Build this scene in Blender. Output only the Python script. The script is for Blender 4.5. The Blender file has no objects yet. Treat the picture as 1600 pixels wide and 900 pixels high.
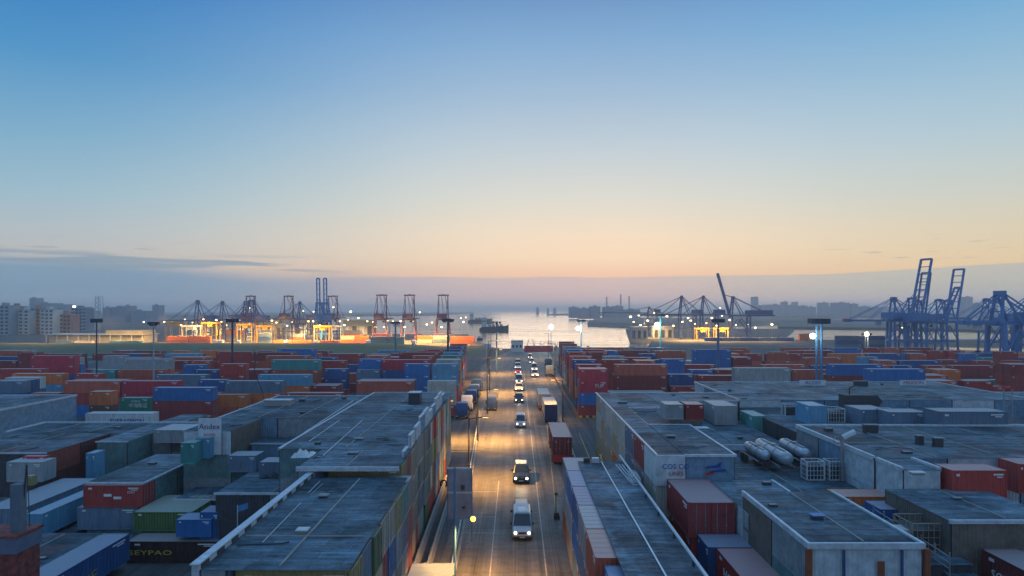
import bpy, bmesh, math, random
from mathutils import Vector, Matrix, noise as mnoise
R = math.radians
random.seed(11)
S = bpy.context.scene
COL = S.collection

# ------------------------------------------------------------------ camera
HC = 23.0            # drone height above the street
F = 1070.0           # focal length in pixels of the 1600 px wide photograph
VX, VY = 805.0, 484.0
cam = bpy.data.cameras.new('camera'); camo = bpy.data.objects.new('camera', cam); COL.objects.link(camo)
camo.location = (0, 0, HC); camo.rotation_euler = (R(90), 0, 0)
cam.sensor_width = 36; cam.lens = 36 * F / 1600
cam.shift_x = (800 - VX) / 1600; cam.shift_y = (VY - 450) / 1600
cam.clip_start = 0.5; cam.clip_end = 40000
S.camera = camo

def W(px, py, h=0.0):
    y = (HC - h) * F / (py - VY)
    return Vector(((px - VX) * y / F, y, h))
def PX(x, y): return VX + x * F / y
def PY(y, h): return VY + (HC - h) * F / y
def Zof(py, h): return (HC - h) * F / (py - VY)

# ------------------------------------------------------------------ world
wd = bpy.data.worlds.new('World'); S.world = wd; wd.use_nodes = True
def srgb(r, g, b):
    f = lambda c: (c / 255 / 12.92) if c / 255 <= .04045 else ((c / 255 + .055) / 1.055) ** 2.4
    return (f(r), f(g), f(b), 1)
def build_world():
    nt = wd.node_tree; nt.nodes.clear(); N = nt.nodes.new; L = nt.links.new
    out = N('ShaderNodeOutputWorld'); bg = N('ShaderNodeBackground'); L(bg.outputs[0], out.inputs[0])
    tc = N('ShaderNodeTexCoord'); sep = N('ShaderNodeSeparateXYZ'); L(tc.outputs['Generated'], sep.inputs[0])
    def M(op, a, b=None, c=None, clamp=False):
        n = N('ShaderNodeMath'); n.operation = op; n.use_clamp = clamp
        for i, v in enumerate((a, b, c)):
            if v is None: continue
            if isinstance(v, (int, float)): n.inputs[i].default_value = v
            else: L(v, n.inputs[i])
        return n.outputs[0]
    X, Y, Z = sep.outputs
    hyp = M('SQRT', M('ADD', M('MULTIPLY', X, X), M('MULTIPLY', Y, Y)))
    te = M('DIVIDE', Z, M('MAXIMUM', hyp, .0001))          # tan(elevation)
    az = M('DIVIDE', X, M('MAXIMUM', hyp, .0001))          # sin(azimuth), 0 = straight ahead
    t = M('MULTIPLY', M('MAXIMUM', te, 0), 1 / .6, clamp=True)
    def ramp(stops):
        r = N('ShaderNodeValToRGB'); L(t, r.inputs[0]); e = r.color_ramp.elements
        while len(e) > 1: e.remove(e[-1])
        first = True
        for y, c in stops:
            p = (VY - y) / F / .6
            if first: el = e[0]; el.position = p; first = False
            else: el = e.new(min(1, p))
            el.color = srgb(*c)
        return r.outputs[0]
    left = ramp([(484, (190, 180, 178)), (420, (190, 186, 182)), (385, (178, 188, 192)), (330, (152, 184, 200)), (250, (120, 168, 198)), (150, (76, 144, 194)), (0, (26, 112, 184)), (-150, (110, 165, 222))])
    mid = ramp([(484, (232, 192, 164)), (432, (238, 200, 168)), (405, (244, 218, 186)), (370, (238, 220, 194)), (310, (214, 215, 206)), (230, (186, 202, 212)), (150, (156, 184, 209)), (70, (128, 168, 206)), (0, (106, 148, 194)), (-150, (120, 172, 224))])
    right = ramp([(484, (236, 206, 150)), (425, (234, 206, 160)), (385, (222, 207, 176)), (330, (200, 204, 194)), (250, (172, 196, 208)), (150, (138, 180, 208)), (70, (106, 164, 206)), (0, (84, 150, 204)), (-150, (118, 170, 222))])  # topmost stop of each ramp lies out of frame, brightened to light the ground
    def mix(f, a, b):
        n = N('ShaderNodeMix'); n.data_type = 'RGBA'
        if isinstance(f, (int, float)): n.inputs[0].default_value = f
        else: L(f, n.inputs[0])
        for s, v in ((n.inputs[6], a), (n.inputs[7], b)):
            if isinstance(v, tuple): s.default_value = v
            else: L(v, s)
        return n.outputs[2]
    def smooth(v, lo, hi):
        n = N('ShaderNodeMapRange'); n.interpolation_type = 'SMOOTHSTEP'; L(v, n.inputs[0])
        n.inputs[1].default_value = lo; n.inputs[2].default_value = hi; return n.outputs[0]
    fl = smooth(az, .02, -.62); fr = smooth(az, .10, .66)
    sky = mix(fr, mix(fl, mid, left), right)
    # cloud bank low over the sea, and thin streaks above it on the left
    comb = N('ShaderNodeCombineXYZ'); L(M('MULTIPLY', az, 6), comb.inputs[0]); L(M('MULTIPLY', te, 60), comb.inputs[1])
    n1 = N('ShaderNodeTexNoise'); L(comb.outputs[0], n1.inputs[0]); n1.inputs['Scale'].default_value = 1.0; n1.inputs['Detail'].default_value = 5
    edge = M('ADD', .0475, M('MULTIPLY', M('SUBTRACT', n1.outputs[0], .5), .010))
    edge = M('ADD', edge, M('MULTIPLY', smooth(az, -.30, -.56), .016))
    edge = M('ADD', edge, M('MULTIPLY', smooth(az, .35, .62), .007))
    d = M('SUBTRACT', edge, te)
    wsoft = M('ADD', .0014, M('MULTIPLY', smooth(az, -.1, -.4), .008))
    bank = M('MULTIPLY', smooth(M('DIVIDE', d, wsoft), -1.0, 1.6), .93)
    cb = mix(smooth(az, .0, .5), mix(smooth(az, -.05, -.5), srgb(196, 184, 186), srgb(116, 152, 178)), srgb(190, 190, 180))
    # the bank brightens and reddens a little towards the water
    cb2 = mix(smooth(te, .03, .0), cb, mix(smooth(az, -.1, -.5), srgb(212, 196, 194), srgb(146, 166, 182)))
    sky = mix(bank, sky, cb2)
    comb2 = N('ShaderNodeCombineXYZ'); L(M('MULTIPLY', az, 5), comb2.inputs[0]); L(M('MULTIPLY', te, 105), comb2.inputs[1])
    n2 = N('ShaderNodeTexNoise'); L(comb2.outputs[0], n2.inputs[0]); n2.inputs['Scale'].default_value = 1; n2.inputs['Detail'].default_value = 5
    st = M('MULTIPLY', smooth(n2.outputs[0], .47, .57), smooth(az, -.18, -.36))
    st = M('MULTIPLY', st, M('MULTIPLY', smooth(te, .044, .052), smooth(te, .078, .066)))
    sky = mix(M('MULTIPLY', st, .75), sky, srgb(126, 152, 170))
    comb3 = N('ShaderNodeCombineXYZ'); L(M('MULTIPLY', az, 22), comb3.inputs[0]); L(M('MULTIPLY', te, 260), comb3.inputs[1])
    n3 = N('ShaderNodeTexNoise'); L(comb3.outputs[0], n3.inputs[0]); n3.inputs['Scale'].default_value = 1; n3.inputs['Detail'].default_value = 3
    st3 = M('MULTIPLY', smooth(n3.outputs[0], .62, .68), M('MULTIPLY', smooth(te, .058, .066), smooth(te, .10, .08)))
    sky = mix(M('MULTIPLY', M('MULTIPLY', st3, smooth(M('ABSOLUTE', az), .3, .5)), .5), sky, srgb(150, 156, 160))
    # broad, very soft unevenness of the high sky
    n4 = N('ShaderNodeTexNoise'); L(tc.outputs['Generated'], n4.inputs[0]); n4.inputs['Scale'].default_value = 2.2; n4.inputs['Detail'].default_value = 3
    gain = M('ADD', .955, M('MULTIPLY', n4.outputs[0], .09))
    vm = N('ShaderNodeVectorMath'); vm.operation = 'SCALE'; L(sky, vm.inputs[0]); L(gain, vm.inputs['Scale'])
    # bluer dusk behind the camera, unseen and brightened to light the ground
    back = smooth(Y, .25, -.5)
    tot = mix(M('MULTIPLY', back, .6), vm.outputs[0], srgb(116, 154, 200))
    ni = N('ShaderNodeTexSky'); ni.sky_type = 'NISHITA'; ni.sun_disc = False
    ni.sun_elevation = R(1.0); ni.sun_rotation = R(8); ni.air_density = 1.2; ni.dust_density = 1.0
    add = N('ShaderNodeVectorMath'); add.operation = 'ADD'
    sc = N('ShaderNodeVectorMath'); sc.operation = 'SCALE'; L(ni.outputs[0], sc.inputs[0]); sc.inputs['Scale'].default_value = .01
    L(tot, add.inputs[0]); L(sc.outputs[0], add.inputs[1])
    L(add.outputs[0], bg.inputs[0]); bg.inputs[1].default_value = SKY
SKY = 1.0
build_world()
sl = bpy.data.lights.new('sun', 'SUN'); so = bpy.data.objects.new('sun', sl); COL.objects.link(so)
sl.energy = .18; sl.specular_factor = 0; sl.angle = R(20); sl.color = (1, .74, .5)
so.rotation_euler = (R(84), 0, R(180 - 8)); so.location = (0, 300, 100)
S.view_settings.view_transform = 'Standard'; S.view_settings.look = 'None'
S.view_settings.exposure = .08; S.view_settings.gamma = 1; S.view_settings.use_curve_mapping = False
S.cycles.use_denoising = True
S.cycles.max_bounces = 6; S.cycles.diffuse_bounces = 2; S.cycles.glossy_bounces = 2; S.cycles.volume_bounces = 2
S.cycles.transparent_max_bounces = 6; S.cycles.sample_clamp_indirect = 3; S.cycles.sample_clamp_direct = 30

# ------------------------------------------------------------------ materials
MATS = {}
def nodes(m):
    m.use_nodes = True; nt = m.node_tree; return nt, nt.nodes['Principled BSDF'], nt.nodes.new, nt.links.new
def mat(name, c, rough=.7, metal=0, var=.25, scale=1.2, spec=.5, bump=0, bscale=8):
    if name in MATS: return MATS[name]
    m = bpy.data.materials.new(name); nt, P, N, L = nodes(m)
    tc = N('ShaderNodeTexCoord'); n = N('ShaderNodeTexNoise'); L(tc.outputs['Object'], n.inputs[0])
    n.inputs['Scale'].default_value = scale; n.inputs['Detail'].default_value = 6; n.inputs['Roughness'].default_value = .65
    r = N('ShaderNodeMapRange'); L(n.outputs[0], r.inputs[0]); r.inputs[1].default_value = .25; r.inputs[2].default_value = .75
    r.inputs[3].default_value = 1 - var; r.inputs[4].default_value = 1 + var
    v = N('ShaderNodeVectorMath'); v.operation = 'SCALE'; v.inputs[0].default_value = c[:3]; L(r.outputs[0], v.inputs['Scale'])
    L(v.outputs[0], P.inputs['Base Color']); P.inputs['Roughness'].default_value = rough; P.inputs['Metallic'].default_value = metal
    P.inputs['Specular IOR Level'].default_value = spec
    if bump:
        n2 = N('ShaderNodeTexNoise'); L(tc.outputs['Object'], n2.inputs[0]); n2.inputs['Scale'].default_value = bscale; n2.inputs['Detail'].default_value = 4
        b = N('ShaderNodeBump'); b.inputs['Strength'].default_value = bump; b.inputs['Distance'].default_value = .05
        L(n2.outputs[0], b.inputs['Height']); L(b.outputs[0], P.inputs['Normal'])
    MATS[name] = m; return m
def emit(name, c, s):
    if name in MATS: return MATS[name]
    m = bpy.data.materials.new(name); nt, P, N, L = nodes(m)
    P.inputs['Base Color'].default_value = (*c[:3], 1); P.inputs['Emission Color'].default_value = (*c[:3], 1); P.inputs['Emission Strength'].default_value = s
    MATS[name] = m; return m
def paint(name, src, dust_sheen=.0, rust=.5, rough=.55):
    """weathered painted steel; colour from the object (src 'obj') or from an attribute (src 'attr')"""
    m = bpy.data.materials.new(name); nt, P, N, L = nodes(m)
    if src == 'obj':
        o = N('ShaderNodeObjectInfo'); colr = o.outputs['Color']; rnd = o.outputs['Random']
    else:
        o = N('ShaderNodeAttribute'); o.attribute_name = 'paint'; colr = o.outputs['Color']; rnd = o.outputs['Fac']
    g = N('ShaderNodeNewGeometry'); tc = N('ShaderNodeTexCoord')
    mp = N('ShaderNodeMapping'); L(g.outputs['Position'], mp.inputs[0]); mp.inputs['Scale'].default_value = (1.6, 1.6, .35)
    n = N('ShaderNodeTexNoise'); L(mp.outputs[0], n.inputs[0]); n.inputs['Scale'].default_value = 1.0; n.inputs['Detail'].default_value = 7; n.inputs['Roughness'].default_value = .7
    r = N('ShaderNodeMapRange'); L(n.outputs[0], r.inputs[0]); r.inputs[1].default_value = .3; r.inputs[2].default_value = .75; r.inputs[3].default_value = .72; r.inputs[4].default_value = 1.2
    v = N('ShaderNodeVectorMath'); v.operation = 'SCALE'; L(colr, v.inputs[0]); L(r.outputs[0], v.inputs['Scale'])
    n2 = N('ShaderNodeTexNoise'); L(mp.outputs[0], n2.inputs[0]); n2.inputs['Scale'].default_value = 2.3; n2.inputs['Detail'].default_value = 8
    rr = N('ShaderNodeMapRange'); L(n2.outputs[0], rr.inputs[0]); rr.inputs[1].default_value = .60; rr.inputs[2].default_value = .72; rr.inputs[4].default_value = rust
    mx = N('ShaderNodeMix'); mx.data_type = 'RGBA'; L(rr.outputs[0], mx.inputs[0]); L(v.outputs[0], mx.inputs[6]); mx.inputs[7].default_value = (.10, .045, .025, 1)
    last = mx.outputs[2]
    if dust_sheen:
        mx2 = N('ShaderNodeMix'); mx2.data_type = 'RGBA'; mx2.inputs[0].default_value = dust_sheen; L(last, mx2.inputs[6]); mx2.inputs[7].default_value = (.46, .42, .41, 1)  # grey dust on the tops, strengthened to paint in the sky's reflection
        last = mx2.outputs[2]
    L(last, P.inputs['Base Color']); P.inputs['Roughness'].default_value = rough
    return m
PAINT = paint('container_paint', 'obj'); PAINTTOP = paint('container_roof_paint', 'obj', dust_sheen=.55, rust=.35, rough=.5)
APAINT = paint('far_container_paint', 'attr'); APAINTTOP = paint('far_container_roof_paint', 'attr', dust_sheen=.55, rust=.3, rough=.5)
STEEL = mat('galvanised_steel', (.32, .33, .34), .5, .5)
DARK = mat('dark_steel', (.04, .045, .055), .6)
RUBBER = mat('rubber', (.02, .02, .022), .8)
GLASS = mat('dark_glass', (.015, .02, .03), .08, spec=.8, var=.05)
CONC = mat('concrete', (.30, .29, .27), .85, var=.3, scale=.8, bump=.2)
TRIM = mat('roof_edge_sheet', (.50, .55, .60), .5, .2, var=.3, scale=2)
def roofmat(name, c, seam=(3.0, 1.4), wet=.5, rust=0.0, seed=0):
    m = bpy.data.materials.new(name); nt, P, N, L = nodes(m)
    g = N('ShaderNodeNewGeometry'); mp = N('ShaderNodeMapping'); L(g.outputs['Position'], mp.inputs[0]); mp.inputs['Location'].default_value = (seed * 7.3, seed * 3.1, 0)
    def noise(s, d=6, ro=.6, sc=(1, 1, 1)):
        m2 = N('ShaderNodeMapping'); L(mp.outputs[0], m2.inputs[0]); m2.inputs['Scale'].default_value = sc
        n = N('ShaderNodeTexNoise'); L(m2.outputs[0], n.inputs[0]); n.inputs['Scale'].default_value = s; n.inputs['Detail'].default_value = d; n.inputs['Roughness'].default_value = ro; return n.outputs[0]
    def mr(v, a, b, c_, d_):
        r = N('ShaderNodeMapRange'); L(v, r.inputs[0])
        for i, k in enumerate((a, b, c_, d_)): r.inputs[1 + i].default_value = k
        return r.outputs[0]
    def mul(a, b):
        q = N('ShaderNodeMath'); q.operation = 'MULTIPLY'; L(a, q.inputs[0]); L(b, q.inputs[1]); return q.outputs[0]
    big = mr(noise(.22, 5, .6), .3, .7, .55, 1.5)
    fine = mr(noise(1.6, 9, .8), .3, .7, .55, 1.45)
    streak = mr(noise(1.0, 6, .7, (.22, 1.8, 1)), .35, .68, .58, 1.3)
    br = N('ShaderNodeTexBrick'); L(mp.outputs[0], br.inputs[0]); br.inputs['Scale'].default_value = 1
    br.inputs['Brick Width'].default_value = seam[0]; br.inputs['Row Height'].default_value = seam[1]; br.inputs['Mortar Size'].default_value = .035
    br.inputs['Color1'].default_value = (.86, .86, .86, 1); br.inputs['Color2'].default_value = (1.14, 1.14, 1.14, 1); br.inputs['Mortar'].default_value = (.62, .62, .62, 1)
    f = mul(mul(big, fine), streak)
    crack = mr(noise(.8, 8, .75, (.5, 2.2, 1)), .56, .62, 1.0, .42); f = mul(f, crack)
    patch = mr(noise(.16, 3, .5, (1, .6, 1)), .50, .52, 1.06, .72); f = mul(f, patch)
    v = N('ShaderNodeVectorMath'); v.operation = 'SCALE'; v.inputs[0].default_value = c; L(f, v.inputs['Scale'])
    v2 = N('ShaderNodeVectorMath'); v2.operation = 'MULTIPLY'; L(v.outputs[0], v2.inputs[0]); L(br.outputs[0], v2.inputs[1])
    last = v2.outputs[0]
    if rust:
        k = mr(noise(.35, 6, .7), .52, .64, 0, rust)
        mx = N('ShaderNodeMix'); mx.data_type = 'RGBA'; L(k, mx.inputs[0]); L(last, mx.inputs[6]); mx.inputs[7].default_value = (.22, .06, .045, 1); last = mx.outputs[2]
    L(last, P.inputs['Base Color']); P.inputs['Specular IOR Level'].default_value = .10
    L(mr(noise(.5, 5, .6), .46, .58, .75, .75 - wet), P.inputs['Roughness'])
    b = N('ShaderNodeBump'); b.inputs['Strength'].default_value = .5; b.inputs['Distance'].default_value = .08
    L(noise(1.3, 7, .65), b.inputs['Height']); L(b.outputs[0], P.inputs['Normal'])
    return m
ROOF = [roofmat('bitumen_roof', (.115, .165, .20), (5.5, 1.0), .14, 0, 0), roofmat('worn_bitumen_roof', (.092, .14, .172), (3.2, 1.0), .14, 0, 3),
        roofmat('sheet_roof', (.14, .19, .225), (12.0, .9), .14, 0, 5), roofmat('rust_stained_roof', (.11, .155, .185), (7, 1.6), .14, .55, 8),
        roofmat('pale_roof', (.145, .195, .235), (8, 1.2), .16, 0, 12)]
def wallmat(name, c): return mat(name, c, .6, .1, .35, 1.4, bump=.15)
WALLS = {'grey': wallmat('grey_wall', (.24, .27, .29)), 'pale': wallmat('pale_wall', (.48, .53, .56)), 'blue': wallmat('blue_grey_wall', (.16, .26, .36)),
         'maroon': wallmat('maroon_wall', (.13, .03, .028)), 'brown': wallmat('brown_wall', (.16, .13, .11)), 'teal': wallmat('teal_wall', (.12, .22, .22)), 'dark': wallmat('dark_wall', (.06, .06, .07)), 'rust': wallmat('rust_wall', (.30, .07, .045))}

# ------------------------------------------------------------------ mesh helpers
WHITE = mat('white_lettering', (.72, .73, .72), .6, var=.1)
class MB:
    def __init__(s): s.v = []; s.f = []; s.m = []; s.mats = []
    def mi(s, m):
        if m not in s.mats: s.mats.append(m)
        return s.mats.index(m)
    def face(s, pts, m):
        n = len(s.v); s.v += [tuple(p) for p in pts]; s.f.append(tuple(range(n, n + len(pts)))); s.m.append(s.mi(m))
    def box(s, x0, x1, y0, y1, z0, z1, m, top=None, bottom=True):
        n = len(s.v); s.v += [(x0, y0, z0), (x1, y0, z0), (x1, y1, z0), (x0, y1, z0), (x0, y0, z1), (x1, y0, z1), (x1, y1, z1), (x0, y1, z1)]
        fs = [(0, 1, 5, 4), (1, 2, 6, 5), (2, 3, 7, 6), (3, 0, 4, 7), (4, 5, 6, 7)] + ([(3, 2, 1, 0)] if bottom else [])
        for i, f in enumerate(fs):
            s.f.append(tuple(n + k for k in f)); s.m.append(s.mi(top if (top and i == 4) else m))
        return s
    def bar(s, a, b, r, m, r2=None, n=6):
        a = Vector(a); b = Vector(b); d = (b - a)
        if d.length < 1e-6: return s
        q = d.to_track_quat('Z', 'Y'); r2 = r if r2 is None else r2; k = len(s.v)
        for p, rr in ((a, r), (b, r2)):
            for i in range(n):
                t = 2 * math.pi * (i + .5) / n; s.v.append(tuple(p + q @ Vector((math.cos(t) * rr, math.sin(t) * rr, 0))))
        for i in range(n):
            j = (i + 1) % n; s.f.append((k + i, k + j, k + n + j, k + n + i)); s.m.append(s.mi(m))
        s.f.append(tuple(k + i for i in reversed(range(n)))); s.m.append(s.mi(m)); s.f.append(tuple(k + n + i for i in range(n))); s.m.append(s.mi(m)); return s
    def beam(s, a, b, w, m): return s.bar(a, b, w * .7, m, n=4)
    def corr(s, p0, p1, z0, z1, m, pitch=.28, depth=.036):
        """corrugated upright sheet from p0 to p1 (xy), outside to the right of p0->p1"""
        p0 = Vector(p0); p1 = Vector(p1); d = p1 - p0; Ln = d.length; u = d / Ln; n = Vector((u.y, -u.x))
        k = max(1, round(Ln / pitch)); st = Ln / k; prof = []
        for i in range(k):
            for t, q in ((0, 0), (.25, 0), (.5, -1), (.75, -1)): prof.append(((i + t) * st, q * depth))
        prof.append((Ln, 0)); b = len(s.v)
        for t, q in prof:
            c = p0 + u * t + n * q; s.v.append((c.x, c.y, z0)); s.v.append((c.x, c.y, z1))
        mi = s.mi(m)
        for i in range(len(prof) - 1): s.f.append((b + 2 * i, b + 2 * i + 2, b + 2 * i + 3, b + 2 * i + 1)); s.m.append(mi)
        return s
    def mesh(s, name):
        me = bpy.data.meshes.new(name); me.from_pydata(s.v, [], s.f)
        for m in s.mats: me.materials.append(m)
        me.polygons.foreach_set('material_index', s.m); me.update(); return me
    def build(s, name, parent=None, color=None):
        return link(name, s.mesh(name), parent, color)
def link(name, me, parent=None, color=None):
    o = bpy.data.objects.new(name, me); COL.objects.link(o)
    if parent is not None: o.parent = parent
    if color: o.color = (*color[:3], 1)
    return o
def tag(o, label, cat, group=None, kind=None):
    if kind: o['kind'] = kind
    if label: o['label'] = label
    if cat: o['category'] = cat
    if group: o['group'] = group
    return o
def thing(name, loc, label, cat, group=None, rz=0):
    o = bpy.data.objects.new(name, None); COL.objects.link(o); o.location = loc; o.rotation_euler = (0, 0, rz)
    o.empty_display_size = .5; return tag(o, label, cat, group)
def structure(o): o['kind'] = 'structure'; return o
def copy_tree(o, parent=None):
    c = o.copy(); COL.objects.link(c)
    if parent is not None: c.parent = parent
    for ch in list(o.children): copy_tree(ch, c)
    return c
def text_mesh(body, size, m, extrude=.01):
    cu = bpy.data.curves.new('lettering', 'FONT'); cu.body = body; cu.size = size; cu.extrude = extrude; cu.align_x = 'CENTER'; cu.align_y = 'CENTER'
    cu.resolution_u = 2
    tmp = bpy.data.objects.new('lettering_tmp', cu); COL.objects.link(tmp)
    dg = bpy.context.evaluated_depsgraph_get(); me = bpy.data.meshes.new_from_object(tmp.evaluated_get(dg)); bpy.data.objects.remove(tmp); me.name = 'lettering'
    me.materials.clear(); me.materials.append(m)
    return me
def lettering(body, size, m, loc, face, parent, sx=1):
    o = link('lettering', text_mesh(body, size, m), parent)
    o.location = loc; o.rotation_euler = (R(90), 0, {'-y': 0, '+x': R(90), '-x': R(-90)}[face]); o.scale = (sx, 1, 1); return o

# ------------------------------------------------------------------ containers
CW, CH = 2.44, 2.56
def body_mb(Lc, doors=False, hz=CH):
    b = MB(); x = Lc / 2; w = CW / 2; e = .05; P = PAINT; T = PAINTTOP
    b.corr((-x + .12, -w + .02), (x - .12, -w + .02), .16, hz - .12, P)
    b.corr((x - .12, w - .02), (-x + .12, w - .02), .16, hz - .12, P)
    b.corr((-x + .02, w - .12), (-x + .02, -w + .12), .16, hz - .12, P)
    for sx in (-1, 1):
        for sy in (-1, 1):
            b.box(*sorted((sx * (x - .14), sx * x)), *sorted((sy * (w - .12), sy * w)), 0, hz, P)
    for sy in (-1, 1):
        b.box(-x + .14, x - .14, *sorted((sy * (w - .07), sy * (w + .002))), .0, .17, P); b.box(-x + .14, x - .14, *sorted((sy * (w - .06), sy * (w + .002))), hz - .12, hz - .003, P, T)
    for sx in (-1, 1):
        b.box(*sorted((sx * (x - .07), sx * (x + .002))), -w + .12, w - .12, 0, .17, P); b.box(*sorted((sx * (x - .07), sx * (x + .002))), -w + .12, w - .12, hz - .13, hz - .003, P, T)
    # roof: shallow cross corrugations
    k = max(6, int(Lc / .9)); st = (Lc - .14) / k
    for i in range(k):
        xa = -x + .07 + i * st
        b.face([(xa, -w + .06, hz - .03), (xa + st * .8, -w + .06, hz - .03), (xa + st * .8, w - .06, hz - .03), (xa, w - .06, hz - .03)], T)
        b.face([(xa + st * .8, -w + .06, hz - .03), (xa + st * .9, -w + .06, hz - .055), (xa + st * .9, w - .06, hz - .055), (xa + st * .8, w - .06, hz - .03)], T)
        b.face([(xa + st * .9, -w + .06, hz - .055), (xa + st, -w + .06, hz - .03), (xa + st, w - .06, hz - .03), (xa + st * .9, w - .06, hz - .055)], T)
    b.face([(-x + .05, -w + .05, .05), (-x + .05, w - .05, .05), (x - .05, w - .05, .05), (x - .05, -w + .05, .05)], P)
    for sy in (-1, 1):
        for (xa, za, ww, hh) in ((x - 1.5, hz - .42, 1.1, .13), (x - 1.1, hz - .62, .6, .1), (-x + .5, hz - .5, .35, .2)):
            yq = sy * (w - .015); xs_ = xa if sy < 0 else -xa - ww; b.box(xs_, xs_ + ww, *sorted((yq, yq - sy * .03)), za, za + hh, WHITE)
    if doors: door_into(b, x, -1, hz); door_into(b, x, 1, hz)
    return b
def door_into(b, x, s, hz, bars=True):
    w = CW / 2 - .13; a, c = sorted((s * .012, s * w)); P = PAINT
    b.box(x - .06, x - .03, a, c, .17, hz - .13, P)
    for k in range(3): z = .2 + k * (hz - .4) / 3; b.box(x - .03, x - .012, a + .08, c - .08, z + .08, z + (hz - .4) / 3 - .04, P)
    for t in ((.28, .72) if bars else ()):
        yy = a + (c - a) * t; b.bar((x + .005, yy, .1), (x + .005, yy, hz - .08), .022, STEEL, n=5)
        b.box(x - .01, x + .03, yy - .05, yy + .05, .9, .97, STEEL)
def door_mb(Lc, s, hz=CH, bars=True): b = MB(); door_into(b, Lc / 2, s, hz, bars); return b
def bar_mb(Lc, s, t, hz=CH):
    w = CW / 2 - .13; a, c = sorted((s * .012, s * w)); x = Lc / 2; yy = a + (c - a) * t; b = MB(); b.bar((x + .005, yy, .1), (x + .005, yy, hz - .08), .022, STEEL, n=5); b.box(x - .01, x + .03, yy - .05, yy + .05, .9, .97, STEEL); return b
L40, L20 = 12.19, 6.06
BODY = {L: body_mb(L).mesh('body') for L in (L40, L20)}
FULL = {L: body_mb(L, True).mesh('shipping_container') for L in (L40, L20)}
DOOR = {(L, s): door_mb(L, s).mesh('door') for L in (L40, L20) for s in (-1, 1)}
PLAIN = {(L, s): door_mb(L, s, bars=False).mesh('door') for L in (L40, L20) for s in (-1, 1)}
BARS = {(L, s, q): bar_mb(L, s, q).mesh('locking_bar') for L in (L40, L20) for s in (-1, 1) for q in (.28, .72)}
PAL = {'maroon': (.33, .05, .05), 'dark red': (.46, .055, .045), 'brick red': (.55, .12, .07), 'orange': (.72, .18, .05), 'crimson': (.56, .04, .07),
       'navy blue': (.035, .105, .28), 'blue': (.03, .17, .44), 'light blue': (.11, .32, .48), 'slate blue': (.14, .21, .29), 'teal': (.07, .32, .30), 'green': (.03, .22, .14),
       'grey': (.34, .36, .37), 'cream': (.50, .47, .40), 'white': (.62, .63, .62), 'yellow': (.36, .29, .11), 'brown': (.20, .09, .055), 'olive green': (.10, .17, .06), 'purple': (.07, .05, .17), 'tan': (.42, .33, .22)}
def jit(c, a=.12): k = 1 + random.uniform(-a, a); return tuple(min(.85, v * k) for v in c)
def container(x, y, z, L, colname, label, group=None, rz=0, parts=True, hz=CH, wide=CW, llen=None, bars=False):
    """centre x,y; base z"""
    c = jit(PAL[colname]); sc = ((llen or L) / L, wide / CW, hz / CH)
    if parts:
        t = thing('shipping_container', (x, y, z), label, 'container', group, rz); t.scale = sc
        link('body', BODY[L], t, c)
        for s in (-1, 1):
            dr = link('door', (PLAIN if bars else DOOR)[(L, s)], t, c)
            if bars:
                for q in (.28, .72): link('locking_bar', BARS[(L, s, q)], dr)
        return t
    o = link('shipping_container', FULL[L], None, c); o.location = (x, y, z); o.rotation_euler = (0, 0, rz); o.scale = sc
    return tag(o, label, 'container', group)

ORD = ['first', 'second', 'third', 'fourth', 'fifth', 'sixth', 'seventh', 'eighth', 'ninth', 'tenth', 'eleventh', 'twelfth', 'thirteenth', 'fourteenth', 'fifteenth', 'sixteenth', 'seventeenth', 'eighteenth', 'nineteenth', 'twentieth',
       'twenty-first', 'twenty-second', 'twenty-third', 'twenty-fourth', 'twenty-fifth', 'twenty-sixth', 'twenty-seventh', 'twenty-eighth', 'twenty-ninth', 'thirtieth']
cands = []      # every repeated container: dict(x,y,z,L,col,label,group,rz,area)

# occlusion raster in photo pixels (half resolution)
import numpy as np
MW, MH = 800, 450
occ = np.zeros((MH, MW), bool)
for x0, x1, yt in ((0, 98, 618), (98, 345, 661), (345, 400, 640), (400, 680, 614), (935, 1100, 614), (1100, 1450, 597), (1450, 1600, 613)):
    occ[yt // 2:, x0 // 2:x1 // 2] = True
def see(px0, px1, py0, py1):
    a, b = max(0, int(px0 / 2)), min(MW, int(px1 / 2) + 1); c, d = max(0, int(py0 / 2)), min(MH, int(py1 / 2) + 1)
    if b <= a or d <= c: return 0
    s = occ[c:d, a:b]; n = (~s).sum(); s[:] = True; return int(n) * 4

def pick():
    r = random.random()
    for k, p in (('maroon', .24), ('dark red', .22), ('brick red', .16), ('orange', .07), ('crimson', .03), ('navy blue', .09), ('blue', .07), ('light blue', .03), ('slate blue', .03), ('teal', .03), ('green', .01), ('grey', .03), ('cream', .025), ('white', .01)):
        r -= p
        if r < 0: return k
    return 'maroon'

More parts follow.
